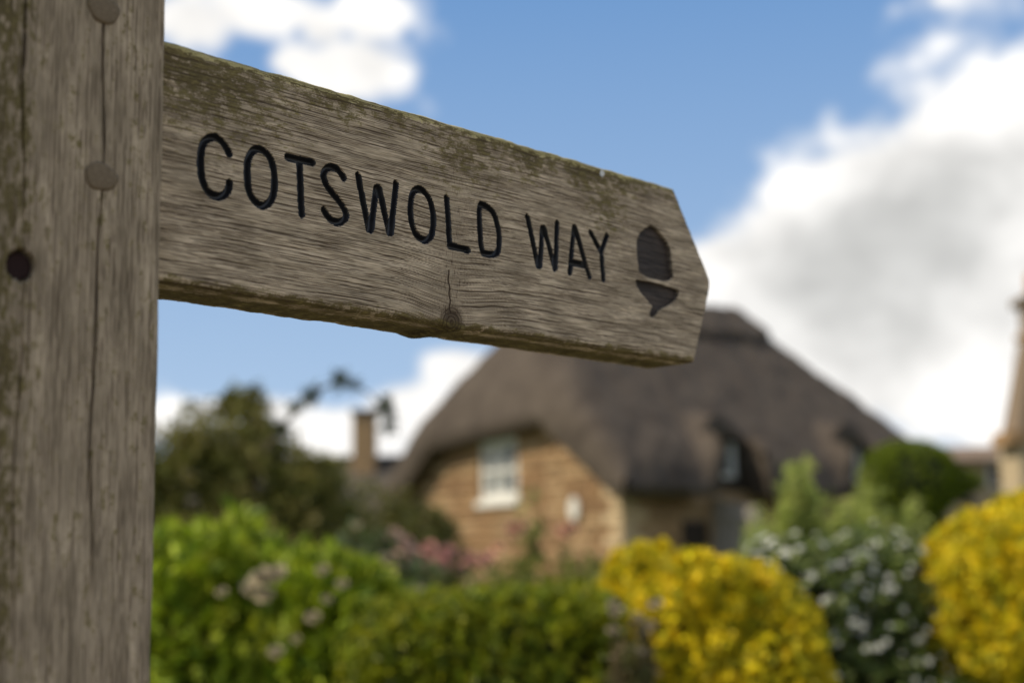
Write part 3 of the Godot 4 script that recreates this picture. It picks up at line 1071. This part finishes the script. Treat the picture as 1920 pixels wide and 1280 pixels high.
func build_garden() -> void:
	var small := sprig(1, 9, 0.024, 0.012, 0.9)
	var privet := sprig(2, 8, 0.040, 0.020, 0.8)
	var broad := sprig(3, 7, 0.044, 0.025, 0.9)
	var olive := sprig(4, 9, 0.065, 0.028, 1.0)
	var wisp := sprig(5, 10, 0.050, 0.008, 0.6)

	# leafy green shrub beside the post
	var at := Vector3(-1.0, 0, -5.05)
	var o := thing("leafy_shrub", "loose bright green leafy shrub right beside the post", "shrub", at)
	var s := about([shape(-1.62, 1.22, -5.15, 0.50, 0.58, 0.42), shape(-1.08, 1.25, -5.1, 0.46, 0.56, 0.42), shape(-0.66, 1.12, -4.98, 0.30, 0.58, 0.36), shape(-1.2, 0.55, -5.05, 0.85, 0.60, 0.5, 3.0, 0.6)], at)
	stems(o, Vector3.ZERO, [s[0].c, s[1].c, s[2].c, s[1].c + Vector3(0.1, 0.4, 0), s[0].c + Vector3(-0.1, 0.4, 0), s[2].c + Vector3(0, 0.4, 0)], 0.022, M.bark)
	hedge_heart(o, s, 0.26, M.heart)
	foliage(o, broad, M.leaf, s, 9500, 0.42, 0.13, [Color(0.30, 0.37, 0.020), Color(0.25, 0.33, 0.018), Color(0.36, 0.41, 0.035), Color(0.15, 0.22, 0.016)], 41)
	var r := RandomNumberGenerator.new()
	r.seed = 77
	var umbel := rosette(3, 4, 7, 1.0, 0.7)
	for p in [[-0.814, 1.589, -4.62, 0.062], [-0.770, 1.600, -4.62, 0.05], [-0.850, 1.555, -4.62, 0.045], [-0.800, 1.535, -4.60, 0.045], [-0.619, 1.612, -4.60, 0.030], [-0.643, 1.465, -4.56, 0.034], [-0.752, 1.363, -4.52, 0.034], [-0.944, 1.548, -4.62, 0.026], [-0.553, 1.567, -4.58, 0.028], [-0.60, 1.52, -4.56, 0.024], [-0.69, 1.40, -4.52, 0.022]]:
		bloom(o, "flower_head", umbel, M.cream_petal, Vector3(p[0], p[1], p[2]) - at, Vector3(r.randf_range(-0.3, 0.3), 0.7, 0.8), p[3] * 0.72)

	# clipped green hedge
	at = Vector3(-0.04, 0, -4.68)
	o = thing("clipped_hedge", "clipped green box hedge with flat yellow green top in front of roses", "hedge", at)
	s = [shape(0, 0.74, -0.12, 0.47, 0.79, 0.50, 7.0)]
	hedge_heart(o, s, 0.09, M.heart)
	foliage(o, small, M.leaf, s, 14000, 0.14, 0.05, [Color(0.20, 0.235, 0.007), Color(0.30, 0.31, 0.008), Color(0.11, 0.145, 0.007)], 42)
	o.rotation = Vector3(0.035, 0.12, 0.035)

	# two golden hedges
	at = Vector3(0.59, 0, -4.60)
	o = thing("golden_hedge", "low golden yellow clipped shrub between green hedge and white flowers", "hedge", at, "golden shrubs")
	s = [shape(0.03, 0.72, 0, 0.36, 0.88, 0.36, 3.6), shape(-0.16, 1.46, -0.10, 0.17, 0.20, 0.2), shape(0.04, 1.45, -0.12, 0.17, 0.18, 0.2)] + shoots(12, -0.06, 1.60, 0.22, 0.28, 0.10, 5)
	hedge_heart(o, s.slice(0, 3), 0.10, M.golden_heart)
	foliage(o, small, M.leaf, s, 19000, 0.22, 0.06, [Color(0.76, 0.59, 0.010), Color(0.68, 0.54, 0.010), Color(0.52, 0.44, 0.012), Color(0.82, 0.66, 0.02), Color(0.34, 0.33, 0.015)], 43)
	at = Vector3(2.02, 0, -5.15)
	o = thing("golden_hedge", "tall golden yellow rounded shrub at the right beside white flowers", "hedge", at, "golden shrubs")
	s = [shape(0, 1.48, 0, 0.54, 0.32, 0.45, 3.0), shape(0.02, 1.60, 0.0, 0.40, 0.25, 0.35, 2.5)] + shoots(14, 0.02, 1.82, 0.36, 0.3, 0.08, 6)
	stems(o, Vector3.ZERO, [s[0].c, s[0].c + Vector3(-0.25, 0, 0), s[0].c + Vector3(0.25, 0, 0), s[0].c + Vector3(0, 0, 0.2)], 0.03, M.bark)
	hedge_heart(o, s.slice(0, 2), 0.11, M.golden_heart)
	foliage(o, small, M.leaf, s, 19000, 0.26, 0.07, [Color(0.72, 0.56, 0.010), Color(0.66, 0.53, 0.010), Color(0.50, 0.43, 0.012), Color(0.78, 0.63, 0.02), Color(0.32, 0.32, 0.015)], 44)

	# white flowering shrub between them
	at = Vector3(1.20, 0, -5.35)
	o = thing("white_flowered_shrub", "dark green shrub covered in white flowers between two golden shrubs", "shrub", at)
	s = [shape(0.02, 0.95, 0, 0.36, 0.72, 0.30, 2.6), shape(-0.14, 1.52, 0.05, 0.28, 0.19, 0.22), shape(0.14, 1.49, 0.0, 0.22, 0.24, 0.22)]
	stems(o, Vector3.ZERO, [s[0].c, s[1].c, s[2].c], 0.02, M.bark)
	hedge_heart(o, s, 0.14, M.heart)
	foliage(o, privet, M.leaf, s, 2600, 0.35, 0.10, [Color(0.18, 0.23, 0.07), Color(0.23, 0.28, 0.10), Color(0.11, 0.15, 0.04)], 45)
	var white := rosette(8, 3, 5, 1.0, 0.5)
	for k in 260:
		var got := on_shape(s[[0, 1, 2, 0, 1][k % 5]], 0.02, r)
		var q: Vector3 = got[0]
		var guard := 0
		while (got[1].z < 0.25 or q.y < 1.0) and guard < 60:
			got = on_shape(s[[0, 1, 2, 0, 1][k % 5]], 0.02, r)
			q = got[0]
			guard += 1
		bloom(o, "flower", white, M.white_petal, q + got[1] * 0.035, got[1] + Vector3(r.randf_range(-0.4, 0.4), 0.4, 0.2), r.randf_range(0.007, 0.016))

	# tall feathery shrub behind the white flowers
	at = Vector3(1.50, 0, -6.5)
	o = thing("feathery_shrub", "pale green feathery shrub with upright shoots behind the white flowers", "shrub", at)
	var tips := []
	for k in 76:
		var x := r.randf_range(-0.54, 0.54)
		tips.append(Vector3(x, 2.16 - (0.40 if x < -0.1 else 0.50) * absf(x + 0.22) - 0.48 * pow(r.randf(), 0.8), r.randf_range(-0.3, 0.3)))
	stems(o, Vector3.ZERO, tips, 0.008, M.green_stem, "shoot")
	s = []
	for t: Vector3 in tips:
		var low := t * Vector3(0.8, 0.62, 0.8)
		s.append({"c": (t + low) / 2.0, "r": Vector3(0.022, (t.y - low.y) / 2.0 + 0.03, 0.022), "p": 2.0})
	foliage(o, wisp, M.leaf, s, 8000, 1.0, 0.02, [Color(0.40, 0.44, 0.11), Color(0.32, 0.38, 0.09), Color(0.46, 0.50, 0.15)], 46, Vector2(0.7, 1.2))

	# topiary bird
	at = Vector3(2.45, 0, -9.0)
	o = thing("topiary_bird", "dark green yew clipped into a bird shape with pointed beak", "topiary", at)
	s = [shape(0.04, 2.12, 0, 0.30, 0.25, 0.28, 2.3), shape(0.08, 1.86, 0, 0.16, 0.30, 0.16), shape(0.29, 2.10, 0, 0.14, 0.105, 0.12), shape(0.40, 2.10, 0, 0.11, 0.060, 0.07), shape(0, 0.75, 0, 0.5, 0.78, 0.5, 4.0)]
	hedge_heart(o, s, 0.035, M.heart)
	foliage(o, small, M.leaf, s, 11000, 0.10, 0.012, [Color(0.15, 0.20, 0.006), Color(0.18, 0.225, 0.007), Color(0.12, 0.165, 0.006)], 47, Vector2(0.6, 0.95))

	# roses
	var rose := rosette(5, 4, 6, 1.0, 0.9)
	at = Vector3(-0.42, 0, -8.0)
	o = thing("pink_rose_bush", "straggling rose bush with pink roses behind the clipped hedge", "rose bush", at, "rose bushes below the gable")
	s = [shape(-0.2, 1.15, 0, 0.3, 0.55, 0.3), shape(0.16, 1.10, 0, 0.34, 0.52, 0.3)]
	tips = []
	for k in 16:
		tips.append(Vector3(r.randf_range(-0.40, 0.46), r.randf_range(1.5, 1.72), r.randf_range(-0.2, 0.2)))
	stems(o, Vector3.ZERO, tips, 0.009, M.bark, "cane")
	foliage(o, privet, M.leaf, s, 900, 0.9, 0.1, [Color(0.102, 0.145, 0.034), Color(0.153, 0.187, 0.060), Color(0.076, 0.102, 0.031)], 48)
	for p in [[-0.66, 1.80], [-0.60, 1.76], [-0.74, 1.73], [-0.66, 1.68], [-0.70, 1.64], [-0.62, 1.63], [-0.47, 1.72], [-0.44, 1.67], [-0.40, 1.64], [-0.46, 1.64], [-0.37, 1.70], [-0.26, 1.68], [-0.23, 1.65], [-0.16, 1.66], [-0.30, 1.62], [-0.55, 1.70]]:
		bloom(o, "rose", rose, M.pink_petal if p[0] > -0.52 else M.blush_petal, Vector3(p[0], p[1], -7.76 + r.randf_range(-0.06, 0.06)) - at, Vector3(r.randf_range(-0.5, 0.5), 0.6, 0.8), r.randf_range(0.034, 0.052))
	at = Vector3(0.14, 0, -8.1)
	o = thing("salmon_rose_bush", "upright rose bush with a tall shoot and two salmon roses below plaque", "rose bush", at, "rose bushes below the gable")
	s = [shape(0.0, 1.2, 0, 0.38, 0.52, 0.3), shape(-0.05, 1.70, 0, 0.07, 0.34, 0.07), shape(0.22, 1.4, 0, 0.22, 0.34, 0.2)]
	stems(o, Vector3.ZERO, [Vector3(-0.05, 2.03, 0), Vector3(-0.14, 1.80, 0.1), Vector3(0.14, 1.79, 0.1), Vector3(0.3, 1.6, 0), Vector3(-0.3, 1.6, 0), Vector3(0.05, 1.6, 0.1)], 0.010, M.green_stem, "cane")
	foliage(o, privet, M.leaf, s, 1100, 0.9, 0.08, [Color(0.22, 0.24, 0.05), Color(0.18, 0.20, 0.045), Color(0.26, 0.26, 0.06)], 49)
	for p in [[-0.02, 1.82, 0.048], [0.03, 1.84, 0.036], [0.27, 1.81, 0.05], [0.31, 1.83, 0.038], [-0.10, 1.72, 0.036]]:
		bloom(o, "rose", rose, M.salmon_petal, Vector3(p[0], p[1], -7.95) - at, Vector3(r.randf_range(-0.5, 0.5), 0.6, 0.8), p[2])

	# dried stalks in the gap between green and golden hedge
	at = Vector3(0.335, 0, -4.22)
	o = thing("dried_flower_clump", "brown dried flower stalks in the gap left of the low golden shrub", "dried flowers", at)
	tips = []
	for k in 14:
		tips.append(Vector3(r.randf_range(-0.06, 0.07), r.randf_range(1.22, 1.52), r.randf_range(-0.05, 0.05)))
	stems(o, Vector3.ZERO, tips, 0.004, M.bark, "stalk")
	for t: Vector3 in tips:
		bloom(o, "seed_head", umbel, M.dry_petal, t, Vector3(r.randf_range(-0.5, 0.5), 0.8, 0.5), r.randf_range(0.012, 0.022))
	s = [shape(0, 1.2, 0, 0.07, 0.24, 0.06)]
	foliage(o, small, M.leaf, s, 260, 0.9, 0.03, [Color(0.17, 0.13, 0.06), Color(0.12, 0.12, 0.04)], 50)

	# the dark olive tree at the left and the bushes below the gable
	at = Vector3(-2.1, 0, -9.7)
	o = thing("olive_green_tree", "dark olive green small tree standing left of the cottage", "tree", at)
	s = about([shape(-1.95, 2.25, -9.7, 0.50, 0.52, 0.5), shape(-2.5, 2.12, -9.7, 0.55, 0.46, 0.5), shape(-1.5, 2.05, -9.6, 0.44, 0.42, 0.45), shape(-1.9, 1.65, -9.6, 0.85, 0.45, 0.6), shape(-1.85, 2.68, -9.7, 0.20, 0.22, 0.2), shape(-3.1, 1.9, -9.8, 0.5, 0.5, 0.5)], at)
	part("trunk", tube([Vector3(0, 0, 0), Vector3(0.03, 0.5, 0.02), Vector3(-0.02, 1.0, 0), Vector3(0.08, 1.5, 0)], 0.10, 0.06), M.bark, o)
	stems(o, Vector3(0.05, 1.1, 0), [s[0].c, s[1].c, s[2].c, s[4].c, s[5].c, s[0].c + Vector3(0.2, 0.3, 0), s[1].c + Vector3(-0.2, 0.25, 0)], 0.045, M.bark, "limb")
	foliage(o, olive, M.leaf, s, 5200, 0.8, 0.14, [Color(0.17, 0.165, 0.035), Color(0.21, 0.195, 0.045), Color(0.12, 0.125, 0.025), Color(0.24, 0.21, 0.06)], 51, Vector2(0.6, 1.2), "crown")
	# one long spray that arches out to the right
	var arch := []
	for k in 9:
		var q := k / 8.0
		arch.append(Vector3(lerpf(0.55, 1.30, q), 2.35 + 0.46 * sin(q * 2.4) - 0.05 * q, 0.9))
	var spray := part("branch", tube(arch, 0.014, 0.006), M.bark, o)
	var tufts := []
	for k in [[1, 0.03], [2, 0.05], [3, 0.055], [5, 0.05], [6, 0.03], [8, 0.05]]:
		tufts.append({"c": arch[k[0]] + Vector3(0, 0.01, 0), "r": Vector3.ONE * k[1], "p": 2.0})
	tufts.append({"c": arch[8] + Vector3(0.03, -0.09, 0), "r": Vector3(0.045, 0.09, 0.05), "p": 2.0})
	foliage(spray, olive, M.leaf, tufts, 70, 0.9, 0.01, [Color(0.05, 0.07, 0.03), Color(0.06, 0.08, 0.035)], 52, Vector2(0.5, 0.8))
	at = Vector3(-1.15, 0, -11.5)
	o = thing("dark_bush", "dark olive bush between the small tree and the cottage gable", "bush", at)
	s = [shape(0, 1.15, 0, 0.75, 1.12, 0.6, 2.3), shape(0.3, 1.6, 0.1, 0.4, 0.55, 0.4)]
	stems(o, Vector3.ZERO, [s[0].c, s[1].c], 0.04, M.bark)
	hedge_heart(o, s, 0.3, M.heart)
	foliage(o, olive, M.leaf, s, 2600, 0.5, 0.2, [Color(0.13, 0.13, 0.03), Color(0.17, 0.16, 0.04), Color(0.09, 0.095, 0.02)], 53)
	at = Vector3(0.2, 0, -10.5)
	o = thing("low_green_bush", "low mid green bush along the foot of the gable wall", "bush", at)
	s = [shape(-0.5, 0.85, 0, 0.7, 0.85, 0.5, 2.5), shape(0.7, 0.85, 0, 0.8, 0.88, 0.5, 2.5)]
	stems(o, Vector3.ZERO, [s[0].c, s[1].c], 0.03, M.bark)
	hedge_heart(o, s, 0.25, M.heart)
	foliage(o, privet, M.leaf, s, 3000, 0.5, 0.2, [Color(0.17, 0.18, 0.035), Color(0.21, 0.21, 0.05), Color(0.12, 0.14, 0.03)], 54)
	at = Vector3(-0.62, 0, -6.3)
	o = thing("grey_green_bush", "grey green bush with pale flowers between the leafy shrub and clipped hedge", "bush", at)
	s = [shape(0, 0.95, 0, 0.34, 0.80, 0.3, 2.4), shape(-0.06, 1.55, 0, 0.16, 0.26, 0.16)]
	stems(o, Vector3.ZERO, [s[0].c, s[1].c], 0.02, M.bark)
	hedge_heart(o, s, 0.2, M.heart)
	foliage(o, privet, M.leaf, s, 1500, 0.6, 0.12, [Color(0.124, 0.163, 0.065), Color(0.169, 0.208, 0.098), Color(0.091, 0.117, 0.046)], 55)
	for p in [[-0.05, 1.80], [0.06, 1.66], [0.2, 1.52], [0.02, 1.5], [-0.12, 1.62]]:
		bloom(o, "flower_head", umbel, M.cream_petal, Vector3(p[0], p[1], 0.22), Vector3(0.1, 0.7, 0.8), r.randf_range(0.02, 0.032))

# ---------------------------------------------------------------- sky
func sky_image(w: int, h: int) -> Image:
	var bw := 720
	var bh := 180
	var bias := PackedFloat32Array()
	bias.resize(bw * bh)
	bias.fill(-1.0)
	var mass := PackedFloat32Array()
	mass.resize(bw * bh)
	var all := CLOUDS.duplicate()
	var r := RandomNumberGenerator.new()
	r.seed = 19
	for bank in 56:       # unseen rest of the sky: broken cumulus, more banks added for whiter light
		var az := r.randf_range(40.0, 320.0)
		var el := 4.0 + 62.0 * pow(r.randf(), 1.4)
		var size := r.randf_range(3.5, 7.5)
		for k in 7:
			var x := r.randf_range(-2.0, 2.0) * size / maxf(cos(deg_to_rad(el)), 0.3)
			all.append([az + x, maxf(el + r.randf_range(-0.7, 0.7) * size, 2.0), size * r.randf_range(0.5, 1.0), size * r.randf_range(0.35, 0.8)])
	for bank in 9:        # and on above the frame
		var az := r.randf_range(-22.0, 22.0)
		var el := r.randf_range(36.0, 75.0)
		for k in 5:
			all.append([az + r.randf_range(-9, 9), el + r.randf_range(-3, 3), r.randf_range(3, 6), r.randf_range(2, 4)])
	for c in all:
		var az: float = fposmod(c[0], 360.0)
		var wide: float = c[2] / maxf(cos(deg_to_rad(c[1])), 0.25)
		var j0 := maxi(int((c[1] - c[3] * 2.2) * 2.0), 0)
		var j1 := mini(int((c[1] + c[3] * 2.2) * 2.0), bh - 1)
		for j in range(j0, j1 + 1):
			for i in range(int((az - wide * 2.2) * 2.0), int((az + wide * 2.2) * 2.0) + 1):
				var dx: float = (i / 2.0 + 0.25 - az) / wide
				var dy: float = (j / 2.0 + 0.25 - c[1]) / c[3]
				var k := j * bw + posmod(i, bw)
				bias[k] = maxf(bias[k], (c[4] if c.size() > 4 else 1.0) - sqrt(dx * dx + dy * dy))
				mass[k] += exp(-(dx * dx + dy * dy) * 0.9) * minf(c[3] / 3.0, 1.3)
	var low := Image.create_from_data(bw, bh, false, Image.FORMAT_RF, bias.to_byte_array())
	low.resize(w, h / 2, Image.INTERPOLATE_CUBIC)
	var body := Image.create_from_data(bw, bh, false, Image.FORMAT_RF, mass.to_byte_array())
	body.resize(w, h / 2, Image.INTERPOLATE_CUBIC)
	var puff := FastNoiseLite.new()
	puff.seed = 4
	puff.frequency = 10.0
	puff.fractal_octaves = 5
	puff.fractal_gain = 0.55
	var soft := FastNoiseLite.new()
	soft.seed = 14
	soft.frequency = 4.0
	soft.fractal_octaves = 3
	var img := Image.create(w, h, false, Image.FORMAT_RGBF)
	img.fill(Color(0.16, 0.17, 0.10))
	for j in h / 2:
		var el := PI / 2.0 - PI * (j + 0.5) / h
		var se := sin(el)
		var ce := cos(el)
		var deg := rad_to_deg(el)
		var t := clampf(deg / 24.0, 0.0, 1.0)
		var blue := Color(0.56, 0.71, 0.87).lerp(Color(0.145, 0.30, 0.58), pow(t, 0.70))
		blue = blue.lerp(Color(0.075, 0.17, 0.40), smoothstep(22.0, 80.0, deg))
		for i in w:
			var az := TAU * (i + 0.5) / w
			var d := Vector3(sin(az) * ce, se * 1.3, -cos(az) * ce)
			var b := low.get_pixel(i, h / 2 - 1 - j).r
			var c := blue
			if b > -0.9:
				var p := puff.get_noise_3dv(d)
				var q := soft.get_noise_3dv(d)
				var dense := maxf(b, body.get_pixel(i, h / 2 - 1 - j).r * 0.5 - 0.25) + p * 0.62 + 0.04 + q * 0.15
				var a := smoothstep(-0.06, 0.42, dense)
				if a > 0.0:
					var thick := smoothstep(0.9, 3.3, body.get_pixel(i, h / 2 - 1 - j).r + q * 0.9 - p * 0.7)
					var cloud := Color(1.02, 1.0, 0.97).lerp(Color(0.62, 0.62, 0.605), thick) * (1.0 + 0.28 * p)
					c = blue.lerp(cloud, a)
			img.set_pixel(i, j, c)
	return img

# ---------------------------------------------------------------- the scene
func _ready() -> void:
	# camera
	var cam := Camera3D.new()
	cam.name = "camera"
	add_child(cam)
	var lens := CameraAttributesPhysical.new()
	lens.frustum_focal_length = 50.0
	lens.frustum_focus_distance = 1.17
	lens.frustum_near = 0.05
	lens.frustum_far = 1500.0
	lens.exposure_aperture = 3.5
	cam.attributes = lens
	cam.transform = Transform3D(Basis(Vector3.RIGHT, deg_to_rad(9.16)) * Basis(Vector3.BACK, deg_to_rad(-1.03)), EYE)
	cam.current = true
	# sky, sun, exposure
	var env := Environment.new()
	var pano := PanoramaSkyMaterial.new()
	pano.panorama = ImageTexture.create_from_image(sky_image(2048, 1024))
	var sky := Sky.new()
	sky.sky_material = pano
	env.background_mode = Environment.BG_SKY
	env.sky = sky
	env.tonemap_mode = Environment.TONE_MAPPER_LINEAR
	env.tonemap_exposure = 1.06
	env.sdfgi_enabled = true
	env.ssao_enabled = true
	env.ssil_enabled = true
	var we := WorldEnvironment.new()
	we.name = "environment"
	we.environment = env
	add_child(we)
	var sun := DirectionalLight3D.new()
	sun.name = "sun"
	sun.light_energy = 1.45
	sun.light_color = Color(1.0, 0.95, 0.86)
	sun.light_angular_distance = 0.6
	sun.shadow_enabled = true
	add_child(sun)
	sun.look_at_from_position(Vector3(-0.70, 0.69, 0.14) * 10.0, Vector3.ZERO)
	materials()
	# the setting
	var g := PlaneMesh.new()
	g.size = Vector2(900, 900)
	g.subdivide_width = 8
	g.subdivide_depth = 8
	var ground := part("ground", g, M.grass, self)
	ground.set_meta("kind", "structure")
	ground.set_meta("label", "short grass and garden ground under the hedges")
	var bounce_slab := part("bounce_pavement", slab(Vector3(-30, -0.1, -2.6), Vector3(30, 0.012, 6.0), 0.01), M.bounce_paving, self)  # unseen strip added to bounce light onto the shaded arm
	bounce_slab.set_meta("kind", "structure")
	bounce_slab.set_meta("label", "unseen grey tarmac strip added at the signpost foot to bounce light up")
	build_cottage()
	build_neighbours()
	build_garden()
	build_fingerpost()

func materials() -> void:
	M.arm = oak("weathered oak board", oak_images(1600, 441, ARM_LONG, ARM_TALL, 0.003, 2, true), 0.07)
	var upright := oak_images(896, 448, 0.8, 0.40, 0.40, 31, false)
	for k in 2:
		upright[k].rotate_90(CLOCKWISE)
	M.post = oak("weathered oak post", upright, 0.06)
	M.post.albedo_color = Color(0.90, 0.90, 0.90)
	M.letter = plain("black paint in the letters", lin(0.012, 0.011, 0.012), 0.45, 0.5)
	M.acorn = plain("worn black paint in the acorn", lin(0.048, 0.037, 0.034), 0.7, 0.4)
	M.acorn.albedo_texture = M.arm.albedo_texture
	M.acorn.albedo_color = lin(0.13, 0.12, 0.135)
	M.acorn.heightmap_enabled = true
	M.acorn.heightmap_texture = M.arm.heightmap_texture
	M.acorn.heightmap_scale = 0.05
	M.peg = mottled("oak end grain", 61, 0.05, [lin(0.14, 0.10, 0.06), lin(0.25, 0.185, 0.115)], 25.0, 0.02)
	M.rust = mottled("rust", 62, 0.05, [lin(0.014, 0.006, 0.005), lin(0.034, 0.013, 0.010)], 40.0, 0.0)
	M.thatch = mottled("thatch", 63, 0.02, [lin(0.024, 0.018, 0.013), lin(0.053, 0.040, 0.030), lin(0.088, 0.069, 0.052), lin(0.040, 0.030, 0.022)], 0.33, 1.5)
	M.mortar = mottled("lime mortar", 64, 0.04, [lin(0.24, 0.155, 0.08), lin(0.31, 0.21, 0.115)], 1.5, 0.5)
	M.stones = []
	for c in [[0.31, 0.195, 0.098], [0.265, 0.158, 0.076], [0.22, 0.130, 0.064], [0.34, 0.225, 0.118], [0.275, 0.178, 0.092]]:
		M.stones.append(mottled("limestone", 65 + M.stones.size(), 0.03, [lin(c[0] * 0.75, c[1] * 0.75, c[2] * 0.75), lin(c[0], c[1], c[2]), lin(c[0] * 1.15, c[1] * 1.17, c[2] * 1.2)], 2.0, 0.6))
	M.quoin = mottled("pale limestone", 71, 0.03, [lin(0.42, 0.31, 0.18), lin(0.55, 0.42, 0.26)], 2.0, 0.4)
	M.stone_shapes = []
	for k in 4:
		M.stone_shapes.append(slab(Vector3(-0.15, -0.075, -0.05), Vector3(0.15, 0.075, 0.03), 0.010 + 0.005 * k))
	M.cream = mottled("cream limestone", 72, 0.03, [lin(0.36, 0.28, 0.17), lin(0.46, 0.37, 0.24)], 0.8, 0.6)
	M.slate = mottled("stone slates", 73, 0.04, [lin(0.055, 0.046, 0.036), lin(0.10, 0.085, 0.065)], 1.2, 1.0)
	M.tile = mottled("brown tiles", 74, 0.04, [lin(0.17, 0.12, 0.085), lin(0.23, 0.17, 0.12)], 1.2, 1.0)
	M.terracotta = mottled("terracotta", 75, 0.03, [lin(0.30, 0.17, 0.10), lin(0.42, 0.27, 0.17)], 3.0)
	M.white = mottled("old white paint", 76, 0.03, [lin(0.60, 0.58, 0.52), lin(0.76, 0.74, 0.69)], 2.0, 0.0, 0.5)
	M.linen = plain("linen", lin(0.62, 0.60, 0.53), 0.9)
	M.dark_wood = mottled("dark wood", 77, 0.05, [lin(0.025, 0.018, 0.013), lin(0.05, 0.037, 0.028)], 3.0)
	M.grey_wood = mottled("silvered wood", 78, 0.05, [lin(0.24, 0.21, 0.18), lin(0.36, 0.32, 0.28)], 3.0)
	M.glass = plain("window glass", Color(0.85, 0.9, 0.9, 0.12), 0.03, 0.5)
	M.glass.transparency = BaseMaterial3D.TRANSPARENCY_ALPHA
	M.dark_glass = plain("dark glazing", lin(0.03, 0.035, 0.045), 0.08, 0.5)
	M.grass = mottled("grass", 79, 0.02, [lin(0.035, 0.055, 0.012), lin(0.07, 0.10, 0.02), lin(0.10, 0.11, 0.04)], 0.5, 2.0)
	M.shaded_stone = mottled("shade toned limestone", 91, 0.03, [lin(0.15, 0.11, 0.075), lin(0.24, 0.18, 0.12)], 1.5, 0.5)  # darker limestone: shade on the chimney is put into its colour
	M.bounce_paving = mottled("worn tarmac", 90, 0.03, [lin(0.13, 0.12, 0.105), lin(0.19, 0.175, 0.15)], 0.8, 0.5)  # tone set for the light it bounces up
	M.bark = mottled("bark", 80, 0.05, [lin(0.06, 0.042, 0.028), lin(0.12, 0.09, 0.06)], 8.0, 0.3)
	M.green_stem = plain("green stems", lin(0.10, 0.12, 0.03), 0.7)
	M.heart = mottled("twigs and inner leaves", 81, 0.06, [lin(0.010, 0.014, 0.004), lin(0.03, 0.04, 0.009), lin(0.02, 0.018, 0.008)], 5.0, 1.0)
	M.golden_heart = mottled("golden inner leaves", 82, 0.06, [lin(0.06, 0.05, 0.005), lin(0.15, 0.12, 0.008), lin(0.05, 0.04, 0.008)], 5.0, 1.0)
	M.leaf = leafy("leaves", 0.65)
	for c in [["cream_petal", 0.33, 0.27, 0.16], ["white_petal", 0.66, 0.66, 0.58], ["pink_petal", 0.42, 0.19, 0.16], ["blush_petal", 0.46, 0.30, 0.23], ["salmon_petal", 0.58, 0.31, 0.20], ["dry_petal", 0.30, 0.24, 0.17]]:
		var m := plain(c[0].replace("_", " "), lin(c[1], c[2], c[3]), 0.7)
		m.backlight_enabled = true
		m.backlight = Color(0.4, 0.4, 0.4)
		M[c[0]] = m
